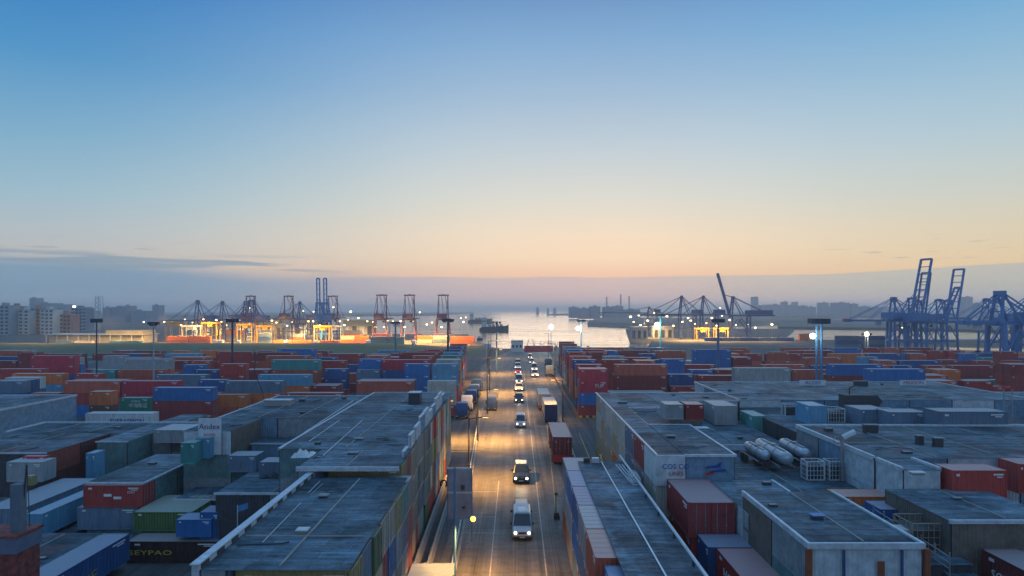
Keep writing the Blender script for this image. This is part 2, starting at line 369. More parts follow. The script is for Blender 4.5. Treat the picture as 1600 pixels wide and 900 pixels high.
def yard(side):
    rows = [147, 160, 174, 189, 205, 221, 238, 256, 274]
    if side == 'left': rows = rows[:-1]
    sgn = -1 if side == 'left' else 1
    stacks = []
    for ri, y in enumerate(rows):
        edge = (12.8 + (y - 147) * .05) if side == 'left' else (13.8 + (y - 147) * .03)
        lim = (VX + 30) * y / F if side == 'left' else (1600 - VX + 30) * y / F
        if side == 'left' and y > 340: lim = min(lim, 1e9)
        x = edge; ci = 0; hbase = 3; y += random.uniform(-1.5, 1.5) * (ri > 0)
        while x < lim:
            
            two = random.random() < (.5 if side == 'right' else .42) or ci == 0
            L = L20 if two else L40
            if random.random() < .05 and ci > 1: x += L + .5; ci += 1; continue
            if side == 'right' and y > 245 and 172 < x + L and x < 206: x += L + .5; ci += 1; continue
            for back in (0, 1):
                t = max(1, min(4 if 158 < y < 235 or side == 'right' and y < 200 else 3, hbase + random.choice((-2, -1, -1, 0, 0, 0, 0, 1)))) if not (back and random.random() < .35) else 0
                if ci == 0 and not back: t = (3 if ri == 0 else 4) if side == 'left' else 4
                elif ci == 1 and not back and 0 < ri < 6: t = 4
                stacks.append((ri, ci, back, sgn * (x + L / 2), y + CW / 2 + back * 2.75 + random.uniform(-.1, .1) + (random.choice((0, 0, 1.2, 2.4)) if not back else 0) * 0, L, t))
            x += L + random.choice((.35, .5, .9, 1.6, 3.0)); ci += 1
    stacks.sort(key=lambda s: s[4])
    for ri, ci, back, x, y, L, t in stacks:
        base = pick()
        for k in reversed(range(t)):
            col = pick() if random.random() < .55 else base
            if ri == 0 and ci == 0 and not back: col = (['dark red', 'cream', 'cream'] if side == 'left' else ['maroon', 'blue', 'crimson', 'crimson'])[k]
            z = k * CH
            yf = y - CW / 2
            a = see(PX(x - L / 2, yf), PX(x + L / 2, yf), PY(yf + (CW if k == t - 1 else 0), z + CH), PY(yf, z))
            tier = 'topmost' if k == t - 1 else ORD[k] + ' tier'
            if t == 1: tier = 'single'
            rowt = ORD[ri] + (' rear' if back else '') + ' row'
            lab = f"{col} {'short' if L == L20 else 'long'} container, {tier}, {ORD[min(ci, 29)]} stack from road, {rowt} of {side} yard"
            cands.append(dict(x=x, y=y, z=z, L=L, col=col, label=lab, group=f"containers stacked in the {side} yard", rz=0, area=a, key=(side, ri, ci, back, k)))
yard('left'); yard('right')

# the wall of container ends along the left of the street, and the long-side wall on the right
WCOL = ['purple', 'slate blue', 'blue', 'teal', 'grey', 'tan', 'dark red', 'cream', 'brown', 'olive green', 'yellow', 'grey', 'brick red', 'maroon', 'cream', 'yellow', 'slate blue', 'tan', 'dark red', 'grey']
yy = 35.6; ci = 0
while yy < 103.5:
    t = 4
    hgt = 2.36 if yy < 54 else 2.55; xe = (-8.45 if yy < 54 else -9.3) - max(0, yy - 54) * .012 + random.uniform(-.10, .10)
    for k in range(t):
        col = random.choice(WCOL) if random.random() < .6 else WCOL[(ci * 3 + k * 5) % len(WCOL)]
        w = (PX(xe, yy + 2.44) - PX(xe, yy)); a = abs(w) * 2.56 * F / yy * (.9 if k else .45)
        if PY(yy, k * 2.56 + 1.5) > 905: a = 0
        cands.append(dict(x=xe - L20 / 2, y=yy + 1.22, z=k * hgt, hz=hgt, L=L20, col=col, rz=0, area=a, group='container ends forming the left street wall',
                          label=f"{col} container end in left street wall, {ORD[k]} tier, {ORD[ci]} column from the camera", key=('lw', ci, k)))
    yy += 2.58; ci += 1
RC = [['brick red', 'tan', 'cream', 'white'], ['brick red', 'slate blue', 'grey', 'maroon'], ['maroon', 'grey', 'slate blue', 'slate blue'], ['orange', 'tan', 'cream', 'cream'], ['tan', 'orange', 'tan', 'cream'], ['tan', 'tan', 'grey', 'cream'], ['orange', 'tan', 'tan', 'grey'], ['yellow', 'tan', 'cream', 'tan']]
for i in range(8):
    y0 = 59.0 + i * 5.62
    for k in range(4):
        col = RC[i][k]
        cands.append(dict(x=12.3 + CW / 2 - (.15 if i < 3 else 0), y=y0 + 2.8, z=k * 2.58, L=L20, col=col, rz=R(90), area=900, llen=5.55, group='containers forming the right street wall',
                          label=f"{col} container side in right street wall, {ORD[k]} tier, {ORD[i]} column from the camera", key=('rw', i, k)))
cands.sort(key=lambda c: -c['area'])
KEEP = 262
inst = {}
far_stuff = MB()
far_cols = []
for i, c in enumerate(cands):
    if i < KEEP and c['area'] > 0:
        parts = c['area'] > 330
        inst[c['key']] = container(c['x'], c['y'], c['z'], c['L'], c['col'], c['label'], c['group'], c['rz'], parts, hz=c.get('hz', CH), llen=c.get('llen'))
    else:
        l2 = (c.get('llen') or c['L']) / 2; w2 = CW / 2
        if c['rz']: l2, w2 = w2, l2
        n = len(far_stuff.f); x, y, z = c['x'], c['y'], c['z']
        far_stuff.box(x - l2, x + l2, y - w2, y + w2, z, z + c.get('hz', CH) - .02, APAINT, APAINTTOP)
        if c['area'] > 40:
            for sx in (-1, 1): far_stuff.box(x + sx * (l2 - .08) - .1, x + sx * (l2 - .08) + .1, y - w2 - .03, y - w2 + .1, z, z + CH, APAINT, APAINTTOP)
            far_stuff.box(x - l2, x + l2, y - w2 - .03, y - w2 + .05, z + CH - .16, z + CH, APAINT, APAINTTOP)
        far_cols += [jit(PAL[c['col']])] * (len(far_stuff.f) - n)
me = far_stuff.mesh('containers'); at = me.color_attributes.new('paint', 'FLOAT_COLOR', 'CORNER')
vals = []
for p, c in zip(me.polygons, far_cols): vals += list((*c, 1)) * p.loop_total
at.data.foreach_set('color', vals)
tag(link('shipping_containers', me), 'smaller and half hidden containers filling the far rows of both yards', 'containers', None, 'stuff')

# ------------------------------------------------------------------ ground, street, water, land
def asphalt(name, c, slab=None, rough=.75):
    m = bpy.data.materials.new(name); nt, P, N, L = nodes(m)
    g = N('ShaderNodeNewGeometry')
    def noise(s, d, sc=(1, 1, 1)):
        mp = N('ShaderNodeMapping'); L(g.outputs['Position'], mp.inputs[0]); mp.inputs['Scale'].default_value = sc
        n = N('ShaderNodeTexNoise'); L(mp.outputs[0], n.inputs[0]); n.inputs['Scale'].default_value = s; n.inputs['Detail'].default_value = d; n.inputs['Roughness'].default_value = .65; return n.outputs[0]
    def mr(v, a, b, c_, d_):
        r = N('ShaderNodeMapRange'); L(v, r.inputs[0])
        for i, k in enumerate((a, b, c_, d_)): r.inputs[1 + i].default_value = k
        return r.outputs[0]
    def mul(a, b):
        q = N('ShaderNodeMath'); q.operation = 'MULTIPLY'; L(a, q.inputs[0]); L(b, q.inputs[1]); return q.outputs[0]
    f = mul(mr(noise(.09, 5), .3, .7, .82, 1.18), mr(noise(1.2, 8), .3, .7, .78, 1.22))
    f = mul(f, mr(noise(.9, 6, (1.3, .03, 1)), .35, .65, .60, 1.32))
    v = N('ShaderNodeVectorMath'); v.operation = 'SCALE'; v.inputs[0].default_value = c; L(f, v.inputs['Scale']); last = v.outputs[0]
    if slab:
        br = N('ShaderNodeTexBrick'); mp = N('ShaderNodeMapping'); L(g.outputs['Position'], mp.inputs[0]); mp.inputs['Rotation'].default_value = (0, 0, R(90)); L(mp.outputs[0], br.inputs[0])
        br.inputs['Scale'].default_value = 1; br.offset = 0; br.inputs['Brick Width'].default_value = slab[1]; br.inputs['Row Height'].default_value = slab[0]; br.inputs['Mortar Size'].default_value = .04
        br.inputs['Color1'].default_value = (.85, .85, .85, 1); br.inputs['Color2'].default_value = (1.12, 1.12, 1.12, 1); br.inputs['Mortar'].default_value = (.45, .45, .45, 1)
        v2 = N('ShaderNodeVectorMath'); v2.operation = 'MULTIPLY'; L(last, v2.inputs[0]); L(br.outputs[0], v2.inputs[1]); last = v2.outputs[0]
    L(last, P.inputs['Base Color']); P.inputs['Specular IOR Level'].default_value = .28; L(mr(noise(.35, 5), .4, .65, rough + .15, rough), P.inputs['Roughness'])
    b = N('ShaderNodeBump'); b.inputs['Strength'].default_value = .3; b.inputs['Distance'].default_value = .03; L(noise(2.5, 5), b.inputs['Height']); L(b.outputs[0], P.inputs['Normal'])
    return m
YARD = asphalt('yard_asphalt', (.085, .082, .082)); STREET = asphalt('street_concrete', (.150, .138, .125), (3.6, 6.0), .55)
QUAY = asphalt('quay_concrete', (.11, .10, .095))
GRASS = mat('grass_bank', (.07, .10, .045), .9, var=.45, scale=.25, bump=.5, bscale=1.5)
def prism(pts, z0, z1, name, m, side=None, parent=None):
    b = MB(); b.face([(x, y, z1) for x, y in pts], m); n = len(pts)
    for i in range(n):
        (xa, ya), (xb, yb) = pts[i], pts[(i + 1) % n]; b.face([(xa, ya, z0), (xb, yb, z0), (xb, yb, z1), (xa, ya, z1)], side or m)
    return b.build(name, parent)
def G(*pp): return [tuple(W(px, py).xy) for px, py in pp]
structure(prism([(-900, -60), (900, -60), (900, 560), (175, 520), (150, 408), (-8, 405), (-16, 425), (-900, 425)], -3.2, 0, 'ground', YARD, CONC))
structure(prism([(-7.2, 20), (8.6, 20), (9.5, 140), (15.5, 230), (19, 396), (-2, 400), (-14, 280), (-8.5, 160), (-6.3, 120)], -.1, .004, 'street', STREET))
# painted lines on the street
LINE = mat('worn_road_paint', (.42, .40, .34), .7, var=.5, scale=2.5); YLINE = mat('worn_yellow_paint', (.45, .33, .10), .7, var=.5, scale=2.5)
b = MB()
def strip(b, x0, y0, x1, y1, w, m, z=.008): b.face([(x0 - w / 2, y0, z), (x0 + w / 2, y0, z), (x1 + w / 2, y1, z), (x1 - w / 2, y1, z)], m)
strip(b, 2.7, 50, 2.9, 130, .12, LINE); strip(b, 2.9, 136, 3.2, 260, .12, LINE); strip(b, -2.2, 50, -2.2, 92, .10, LINE)
strip(b, 4.6, 76, 6.4, 140, .12, YLINE); strip(b, 9.2, 92, 9.6, 132, .13, LINE); strip(b, 11.4, 98, 11.9, 128, .13, YLINE)
for y in (70.5, 76, 86.5): b.face([(-5.4, y, .008), (-2.2, y, .008), (-2.2, y + .12, .008), (-5.4, y + .12, .008)], LINE)
structure(b.build('street_markings'))
b = MB()
for (px0, px1, py) in ((680, 757, 702), (680, 752, 706)):
    p = W(px0, py); q = W(px1, py); b.face([(p.x, p.y, .01), (q.x, q.y, .01), (q.x, q.y + .3, .01), (p.x, p.y + .3, .01)], YLINE)
structure(b.build('yard_markings'))
# kerb
b = MB(); kb = [(-5.0, 45), (-5.3, 70), (-5.9, 95), (-6.6, 120), (-7.2, 140), (-8.0, 156)]
for (xa, ya), (xb, yb) in zip(kb, kb[1:]):
    for o0, w0, h0 in ((0, .25, .13),):
        n = len(b.v); b.v += [(xa - w0, ya, -.01), (xa, ya, -.01), (xb, yb, -.01), (xb - w0, yb, -.01), (xa - w0, ya, h0), (xa, ya, h0), (xb, yb, h0), (xb - w0, yb, h0)]
        for f in ((4, 5, 6, 7), (0, 1, 5, 4), (1, 2, 6, 5), (3, 0, 4, 7)): b.f.append(tuple(n + i for i in f)); b.m.append(b.mi(CONC))
structure(b.build('kerb'))
# water
def watermat():
    m = bpy.data.materials.new('water'); nt, P, N, L = nodes(m)
    P.inputs['Base Color'].default_value = (.05, .06, .065, 1); P.inputs['Roughness'].default_value = .16; P.inputs['IOR'].default_value = 1.5; P.inputs['Specular IOR Level'].default_value = .45
    g = N('ShaderNodeNewGeometry'); mp = N('ShaderNodeMapping'); L(g.outputs['Position'], mp.inputs[0]); mp.inputs['Scale'].default_value = (.12, .4, 1)
    n = N('ShaderNodeTexNoise'); L(mp.outputs[0], n.inputs[0]); n.inputs['Scale'].default_value = 1; n.inputs['Detail'].default_value = 3
    bp = N('ShaderNodeBump'); bp.inputs['Strength'].default_value = .22; bp.inputs['Distance'].default_value = .5; L(n.outputs[0], bp.inputs['Height']); L(bp.outputs[0], P.inputs['Normal'])
    mp2 = N('ShaderNodeMapping'); L(g.outputs['Position'], mp2.inputs[0]); mp2.inputs['Scale'].default_value = (.0025, .012, 1)
    n2 = N('ShaderNodeTexNoise'); L(mp2.outputs[0], n2.inputs[0]); n2.inputs['Detail'].default_value = 4
    r = N('ShaderNodeMapRange'); L(n2.outputs[0], r.inputs[0]); r.inputs[1].default_value = .35; r.inputs[2].default_value = .7; r.inputs[3].default_value = .08; r.inputs[4].default_value = .3; L(r.outputs[0], P.inputs['Roughness'])
    return m
b = MB(); b.face([(-14000, -800, -2.5), (14000, -800, -2.5), (14000, 14500, -2.5), (-14000, 14500, -2.5)], watermat()); structure(b.build('water'))
# grass bank on the left behind the yard
b = MB(); xs = [-900 + i * 14 for i in range(63)]
xs = [x for x in xs if x < -20] + [-18]
prof = [(345, 0), (368, 1.4), (390, 2.7), (405, 3.1), (412, 3.0), (424, .05)]
n0 = len(b.v); rows = []
for x in xs:
    f = min(1, max(0, (-x - 18) / 70)); f = f * f * (3 - 2 * f)
    rows.append([(x, y, .02 + z * f * (1 + .12 * mnoise.noise(Vector((x * .05, y * .1, 0))))) for y, z in prof])
for a_, c_ in zip(rows, rows[1:]):
    for i in range(len(prof) - 1): b.face([a_[i], c_[i], c_[i + 1], a_[i + 1]], GRASS)
structure(b.build('grass_bank'))
structure(prism([(-900, 426), (-16, 426), (-22, 470), (-40, 520), (-90, 640), (-240, 660), (-300, 900), (-600, 2000), (-2500, 2600), (-3000, 426)], -3.2, .2, 'left_quay', QUAY, CONC))
structure(prism(G((1012, 541), (1330, 541), (1330, 531), (1020, 531)), -3.2, .1, 'middle_quay', QUAY, CONC))
structure(prism(G((985, 530), (1215, 530), (1240, 514), (978, 514)), -3.2, .3, 'pier', QUAY, CONC))
structure(prism(G((918, 507), (975, 509), (1060, 510), (1300, 502), (1290, 499), (935, 498.5)), -3.2, 4, 'far_embankment', mat('far_bank', (.11, .11, .10), .9), CONC))
structure(prism(G((1215, 511), (1420, 513), (1700, 520), (1900, 500), (1220, 500)), -3.2, .5, 'right_shore', mat('shore_ground', (.10, .10, .10), .9)))
structure(prism([(150, 3200), (700, 2300), (3500, 2300), (8000, 6000), (700, 6000)], -3.2, 3, 'far_shore', mat('far_shore_ground', (.10, .11, .10), .9)))
structure(prism([(-2600, 2600), (-900, 2300), (-350, 3000), (-300, 5200), (-5000, 6000)], -3.2, 3, 'opposite_shore', mat('far_shore_ground', (.10, .11, .10), .9)))

# ------------------------------------------------------------------ near blocks
def block(name, label, x0, x1, y0, y1, h, z0=0, roof=0, wall='grey', cat='building', edges='FBLR', fascia=.13, corr=True, trimh=.09, trimw=.13, wallF=None, inset=0, smooth=False):
    """flat-roofed block; edges carrying a pale sheet edge: F front, B back, L left, R right"""
    t = thing(name, ((x0 + x1) / 2, (y0 + y1) / 2, z0), label, cat)
    ox, oy = (x0 + x1) / 2, (y0 + y1) / 2
    a0, a1, b0, b1, zt = x0 - ox, x1 - ox, y0 - oy, y1 - oy, h - z0
    # roof, gently uneven
    m = MB(); nx, ny = max(2, int((x1 - x0) / 1.2)), max(2, int((y1 - y0) / 1.2)); mi = m.mi(ROOF[roof])
    for j in range(ny + 1):
        for i in range(nx + 1):
            x = a0 + (a1 - a0) * i / nx; y = b0 + (b1 - b0) * j / ny
            e = min(i, nx - i, j, ny - j) > 0
            m.v.append((x, y, zt + (.07 * mnoise.noise(Vector(((x + ox) * .35, (y + oy) * .35, h))) if e else 0)))
    for j in range(ny):
        for i in range(nx): k = j * (nx + 1) + i; m.f.append((k, k + 1, k + nx + 2, k + nx + 1)); m.m.append(mi)
    m.build('roof', t)
    w = MB(); mt = WALLS[wall]; e = .06
    rnd = random.Random(int(abs(x0) * 31 + abs(y0) * 17 + h * 7))
    near = {'grey': ['grey', 'grey', 'blue', 'pale', 'teal', 'brown'], 'blue': ['blue', 'blue', 'grey', 'pale', 'blue'], 'pale': ['pale', 'pale', 'grey', 'pale', 'blue'], 'maroon': ['maroon', 'maroon', 'rust', 'dark', 'blue'],
            'teal': ['teal', 'teal', 'grey', 'blue'], 'brown': ['brown', 'grey', 'brown', 'teal'], 'dark': ['dark', 'dark', 'grey']}
    wx = a1 - e - inset
    for p, q, key in (((a0 + e, b0 + e), (wx, b0 + e), 'F'), ((wx, b0 + e), (wx, b1 - e), 'R'), ((wx, b1 - e), (a0 + e, b1 - e), 'B'), ((a0 + e, b1 - e), (a0 + e, b0 + e), 'L')):
        base = wallF if (wallF and key == 'F') else wall
        P0, P1 = Vector(p), Vector(q); ln = (P1 - P0).length; u = (P1 - P0) / ln; nrm = Vector((u.y, -u.x))
        if not corr or key == 'B':
            w.face([(*p, 0), (*q, 0), (*q, zt - .02), (*p, zt - .02)], WALLS[base]); continue
        bp, bq = P0 - nrm * .07, P1 - nrm * .07
        w.face([(*bp, 0), (*bq, 0), (*bq, zt - .02), (*bp, zt - .02)], DARK)
        k = max(1, round(ln / 6.1)); sg = ln / k; zz = zt - .02; tier = 2.55
        while zz > .3:
            zl = max(0, zz - tier)
            for i_ in range(k):
                mm = WALLS[rnd.choice(near[base])]; s0 = P0 + u * (i_ * sg + .07); s1 = P0 + u * ((i_ + 1) * sg - .07)
                w.corr(s0, s1, zl + .09, zz - .09, mm)
                for zb in (zl + .02, zz - .1): 
                    c0, c1 = s0 - nrm * .05, s1 + nrm * .01
                    w.box(*sorted((c0.x, c1.x)), *sorted((c0.y, c1.y)), zb, zb + .09, mm)
            zz -= tier
    w.build('wall', t)
    th = trimh; tw = trimw
    if 'F' in edges: MB().box(a0 - .05, a1 + .05, b0 - .06, b0 + tw, zt - fascia, zt + th, TRIM).build('parapet', t)
    if 'B' in edges: MB().box(a0 - .05, a1 + .05, b1 - tw, b1 + .06, zt - fascia, zt + th, TRIM).build('parapet', t)
    if 'L' in edges: MB().box(a0 - .063, a0 + tw, b0 + tw + .003, b1 - tw - .003, zt - fascia, zt + th - .004, TRIM).build('parapet', t)
    if 'R' in edges: MB().box(a1 - tw, a1 + .063, b0 + tw + .003, b1 - tw - .003, zt - fascia, zt + th - .004, TRIM).build('parapet', t)
    # roof fittings: seams, drains, small vents, odd boards and cables
    W_, D_ = x1 - x0, y1 - y0
    if W_ > 4 and D_ > 4 and smooth is False:
        nseam = int(W_ / 6.1)
        for i_ in range(1, nseam + 1):
            xx = a0 + W_ * i_ / (nseam + 1) + rnd.uniform(-.2, .2); MB().box(xx - .05, xx + .05, b0 + .5, b1 - .5, zt - .02, zt + .07, CONC).build('roof_seam', t)
        for i_ in range(int(D_ / 12.2)):
            yy_ = b0 + (i_ + .5) * 12.2 + rnd.uniform(-1, 1)
            if yy_ < b1 - .5: MB().box(a0 + .4, a1 - .4, yy_ - .04, yy_ + .04, zt - .02, zt + .085, CONC).build('roof_seam', t)
        for i_ in range(max(1, int(W_ * D_ / 75))):
            xx, yy_ = rnd.uniform(a0 + .8, a1 - .8), rnd.uniform(b0 + .8, b1 - .8); kind = rnd.random()
            f = MB()
            if kind < .35: ww = rnd.uniform(.2, .4); f.box(xx - ww, xx + ww, yy_ - ww * .7, yy_ + ww * .7, zt - .03, zt + rnd.uniform(.12, .35), DARK, CONC); f.build('vent', t)
            elif kind < .6:
                a_ = rnd.uniform(0, 3.1); L_ = rnd.uniform(1.0, 2.6); dx, dy = math.cos(a_) * L_, math.sin(a_) * L_
                f.bar((xx - dx / 2, yy_ - dy / 2, zt + .08), (xx + dx / 2, yy_ + dy / 2, zt + .08), .05, rnd.choice((DARK, TRIM, CONC)), n=5); f.build('loose_pipe', t)
            else:
                px_, py_ = xx, yy_
                for q_ in range(5):
                    nx_ = max(a0 + .3, min(a1 - .3, px_ + rnd.uniform(-1.4, 1.4))); ny_ = max(b0 + .3, min(b1 - .3, py_ + rnd.uniform(-.9, .9)))
                    f.bar((px_, py_, zt + .07), (nx_, ny_, zt + .07), .035, DARK, n=4); px_, py_ = nx_, ny_
                f.build('cable', t)
    return t
def sblock(name, label, pxl, pxr, yf, yb, h, **k):
    p = W(pxl, yf, h); q = W(pxr, yf, h); return block(name, label, p.x, q.x, p.y, Zof(yb, h), h, **k)

# left side of the street
block('container_warehouse', 'large flat blue-grey roof behind the left street wall, three pale seams across it', -21.4, -9.4, 61.8, 104, 10.42, roof=0, edges='BL', inset=6.5)
block('container_warehouse', 'short blue-grey roof step before the big left roof, pale front edge strip', -17.4, -9.3, 54.5, 61.75, 10.4, roof=0, edges='F', fascia=.25, wall='blue', inset=6.5)
L2 = block('container_warehouse', 'nearest left roof with a white slab hatch and long pale parapet beam', -16.2, -8.5, 35.0, 54.4, 9.68, roof=1, edges='', fascia=.3, inset=6.2)
block('container_warehouse', 'rough blue-grey roof left of the long parapet beam, ending above the dark pit', -27.5, -17.5, 62.6, 78.7, 6.2, roof=1, edges='F', trimh=.06, wall='dark', fascia=.12)
block('container_warehouse', 'low rough roof strip directly behind the olive green container', -34.5, -27.6, 69.1, 78.7, 3.85, roof=1, edges='F', trimh=.06, wall='maroon', fascia=.12)
block('container_warehouse', 'far corner roof left of the big left roof with a blue container front', -36, -21.5, 82.8, 104, 9.9, roof=1, edges='LB', wall='blue')
block('container_warehouse', 'small grey corner block carrying the white lettered panel', -36, -30.6, 74, 82.7, 9.9, roof=1, edges='L', wall='grey')
block('low_deck', 'middle-level deck in front of the blue container front, left', -30.5, -21.5, 78.8, 82.7, 7.6, roof=1, edges='F', wall='blue', trimh=.04, trimw=.1, fascia=.1, cat='deck')
block('container_warehouse', 'flat roof on the left ending in a red container side, bounded by a pale beam', -100, -54, 78.8, 91.5, 6.5, roof=3, edges='F', wall='maroon', wallF='dark', fascia=.1, trimh=.06, trimw=.12)
block('container_warehouse', 'narrow roof strip behind the long horizontal beam on the left', -68.5, -40.5, 91.8, 99.8, 6.5, roof=1, edges='BL', trimh=.2, trimw=.2)
block('container_warehouse', 'tall blue-grey building with plain side wall at the left picture edge', -125, -76.8, 100, 120, 8.0, roof=4, edges='BR', wall='blue', trimh=.15, corr=False)
block('container_warehouse', 'long dark grey-green box roof beside the red container side, running away from camera', -52.5, -48.5, 85.7, 108, 6.5, roof=2, edges='F', wall='teal', trimh=.05, trimw=.1, fascia=.1)
block('container_warehouse', 'blue-grey flat roof above the red container with white plates', -42.3, -36.5, 67.4, 80.8, 5.97, roof=2, edges='FR', wall='teal', trimh=.05, trimw=.12, fascia=.12, z0=0)
block('container_warehouse', 'patched blue roof in the bottom left corner above the navy container side', -43, -36.8, 50.5, 60.9, 3.16, roof=3, edges='', wall='grey')
block('low_deck', 'dark debris-strewn deck left of the red container stack', -64, -43, 66, 78, 1.2, roof=3, edges='', wall='dark', cat='deck')

rw = random.Random(21)
for i, (yp, hp, dp) in enumerate(((58.2, .5, .5), (62, 1.2, .5), (65.6, 1.3, .6), (69.2, 1.7, .5), (72.8, 1.75, .5), (76.4, 1.1, .6), (80.2, 1.2, .5), (84, 1.6, .6), (88, 1.65, .5), (92, 1.0, .5))):
    b = MB(); lp = 3.4 if i > 1 else 2.4; b.corr((.02, 0), (.02, lp), 0, hp, WALLS['pale' if i % 3 else 'blue']); b.box(-.2, -.02, 0, lp, 0, hp - .04, WALLS['pale']); b.box(-.24, .04, -.02, lp + .02, hp - .04, hp + .02, TRIM)
    o = b.build('roof_edge_panel'); o.location = (-9.38 - (yp - 54) * .012, yp, 10.44); tag(o, f"pale upright panel on the edge of the left street wall, {ORD[i]} from the camera", 'panel', 'panels along the left street wall top')
# L2 long beam on the left edge
b = MB(); b.box(-16.5, -16.15, 34.9, 56, 9.3, 10.0, TRIM)
yy = 35.2
while yy < 55.5: b.box(-16.15, -16.11, yy, yy + .9, 9.72, 9.93, DARK); yy += 1.9
b.box(-16.56, -16.08, 34.8, 56.1, 10.0, 10.06, TRIM)
tag(b.build('parapet_beam'), 'long pale raised beam running diagonally along the left edge of the nearest roof', 'beam')

def small_box(name, label, cat, px, py, h, w, d, z, m, top=None, lid=None):
    p = W(px, py, h); t = thing(name, (p.x, p.y, h), label, cat)
    MB().box(-w / 2, w / 2, 0, d, -.05, z, m, top).build('body', t)
    if lid: MB().box(-w / 2 - .08, w / 2 + .08, -.08, d + .08, z + .003, z + .07, lid).build('lid', t)
    return t
PALE = mat('pale_painted_steel', (.55, .58, .6), .5, var=.2)
small_box('roof_hatch', 'white slab hatch on the nearest left roof', 'hatch', 471, 834, 9.70, .55, .5, .16, CONC, lid=PALE)
small_box('roof_hatch', 'low grey roof vent on the nearest left roof, near the parapet beam end', 'hatch', 504, 778, 9.70, .55, .5, .12, DARK, lid=CONC)
small_box('roof_hatch', 'small flat grey vent at the middle of the big left roof, nearer of two', 'hatch', 551, 710, 10.42, .8, .5, .10, DARK, lid=CONC)
small_box('roof_hatch', 'small flat grey vent at the middle of the big left roof, farther of two', 'hatch', 560, 688, 10.42, .7, .5, .12, DARK, lid=CONC)
small_box('roof_hatch', 'dark cabin-like box at the far right corner of the big left roof', 'hatch', 647, 632, 10.42, 1.5, 2.0, 1.5, DARK, lid=TRIM)
small_box('roof_hatch', 'pale flat box at the far left end of the big left roof', 'hatch', 432, 634, 10.0, 3.6, 1.5, .7, CONC, lid=TRIM)
# pale seams on the big left roof
b = MB()
def seam(b, pa, pb, h, w=.10, t=.05, m=TRIM):
    a = W(*pa, h); c = W(*pb, h); b.bar((a.x, a.y, h + t * .3), (c.x, c.y, h + t * .3), w * .5, m, n=4)
seam(b, (437, 702), (552, 626), 10.45, .12); seam(b, (483, 690), (530, 657), 10.45, .10); seam(b, (505, 712), (566, 657), 10.45, .10)
tag(b.build('roof_seams'), 'three pale raised seam strips running across the big left roof', 'seam strips')
b = MB(); seam(b, (410, 848), (470, 786), 9.72, .06); seam(b, (482, 770), (500, 752), 9.72, .06)
tag(b.build('roof_cable'), 'thin pale cable line on the nearest left roof beside the parapet beam', 'cable')
b = MB()
for k, (xa, ya, xb, yb) in enumerate(((440, 850, 452, 847), (370, 852, 440, 850))): seam(b, (xa, ya), (xb, yb), 9.74, .10, .08, DARK)
tag(b.build('roof_hose'), 'dark hose lying across the nearest left roof near the beam', 'hose')
# crumpled pale sheet at the step between roofs
def crumple(name, label, px, py, h, sx, sy, sz, m, seed):
    rnd = random.Random(seed); p = W(px, py, h); b = MB(); n = 7; mi = b.mi(m)
    for j in range(n):
        for i in range(n): b.v.append((sx * (i / (n - 1) - .5) + rnd.uniform(-.06, .06), sy * (j / (n - 1) - .5) + rnd.uniform(-.06, .06), .02 + rnd.random() ** 2 * sz * (1 if 0 < i < n - 1 and 0 < j < n - 1 else .1)))
    for j in range(n - 1):
        for i in range(n - 1): k = j * n + i; b.f.append((k, k + 1, k + n + 1, k + n)); b.m.append(mi)
    o = b.build(name); o.location = p; return tag(o, label, 'sheet')
crumple('torn_sheet', 'crumpled pale sheet at the step where the left parapet beam begins', 475, 712, 10.43, 1.6, 2.2, .5, PALE, 3)
crumple('torn_sheet', 'dark crumpled tarpaulin left of the beam on the rough low roof', 432, 742, 6.25, 2.6, 2.6, .6, DARK, 4)
crumple('torn_sheet', 'small pale crumpled sheet near the blue container front on the middle left deck', 362, 690, 7.65, 1.8, 1.6, .5, PALE, 5)

# containers set individually in the near left
def cset(pxl, pxr, yt, h, depth, colname, label, hz=2.3, along='x', group=None):
    """box whose front top edge runs pxl..pxr at photo row yt, top at height h"""
    p = W(pxl, yt, h); q = W(pxr, yt, h); w = q.x - p.x
    if along == 'x':   # long side faces the camera
        L = L20 if w < 9 else L40
        return container((p.x + q.x) / 2, p.y + depth / 2, h - hz, L, colname, label, group, 0, True, hz, depth, w, True)
    L = L20 if depth < 9 else L40
    return container((p.x + q.x) / 2, p.y + depth / 2, h - hz, L, colname, label, group, R(-90), True, hz, w, depth, True)
c = cset(133, 225, 757, 5.85, 2.44, 'dark red', 'dark red container with two white plates below the blue-grey roof, above a grey one', 2.15)
c.location.y -= .3
for dx, dz in ((-.9, 1.25), (.1, .95)): MB().box(dx, dx + .8, -1.275, -1.245, dz, dz + .3, WHITE).build('plate', c)
lettering('22G1', .38, WHITE, (1.9, -1.26, 1.75), '-y', c); lettering('R6', .42, WHITE, (1.9, -1.26, 2.15), '-y', c)
c = cset(133, 225, 787, 3.65, 2.44, 'slate blue', 'slate grey container directly beneath the dark red one with white plates', 2.2); c.location.y = 68.3
cset(40, 66, 803, 3.8, 11, 'light blue', 'long light blue container running away from camera beside the dark red one', 2.2, 'y')
cset(-30, 34, 795, 3.9, 12, 'slate blue', 'slate blue container next to the light blue one, partly cut by the left edge', 2.9, 'y')
c = container(-35.5, 55.7, .78, L20, 'navy blue', 'navy container with yellow lettering under the patched bottom left roof', None, R(90), True, 2.35, 2.5, 10.3)
lettering('e:nsC', .7, mat('yellow_lettering', (.6, .45, .05), .6, var=.1), (-.6, -1.27, .9), '-y', c)
c = cset(198, 345, 846, 2.0, 2.44, 'dark red', 'dark container with yellow graffiti lettering across the bottom left pit', 1.95)
c.children[0].color = (.045, .018, .018, 1)
lettering('SEYPAO', .8, MATS['yellow_lettering'], (-1.5, -1.25, 1.2), '-y', c)
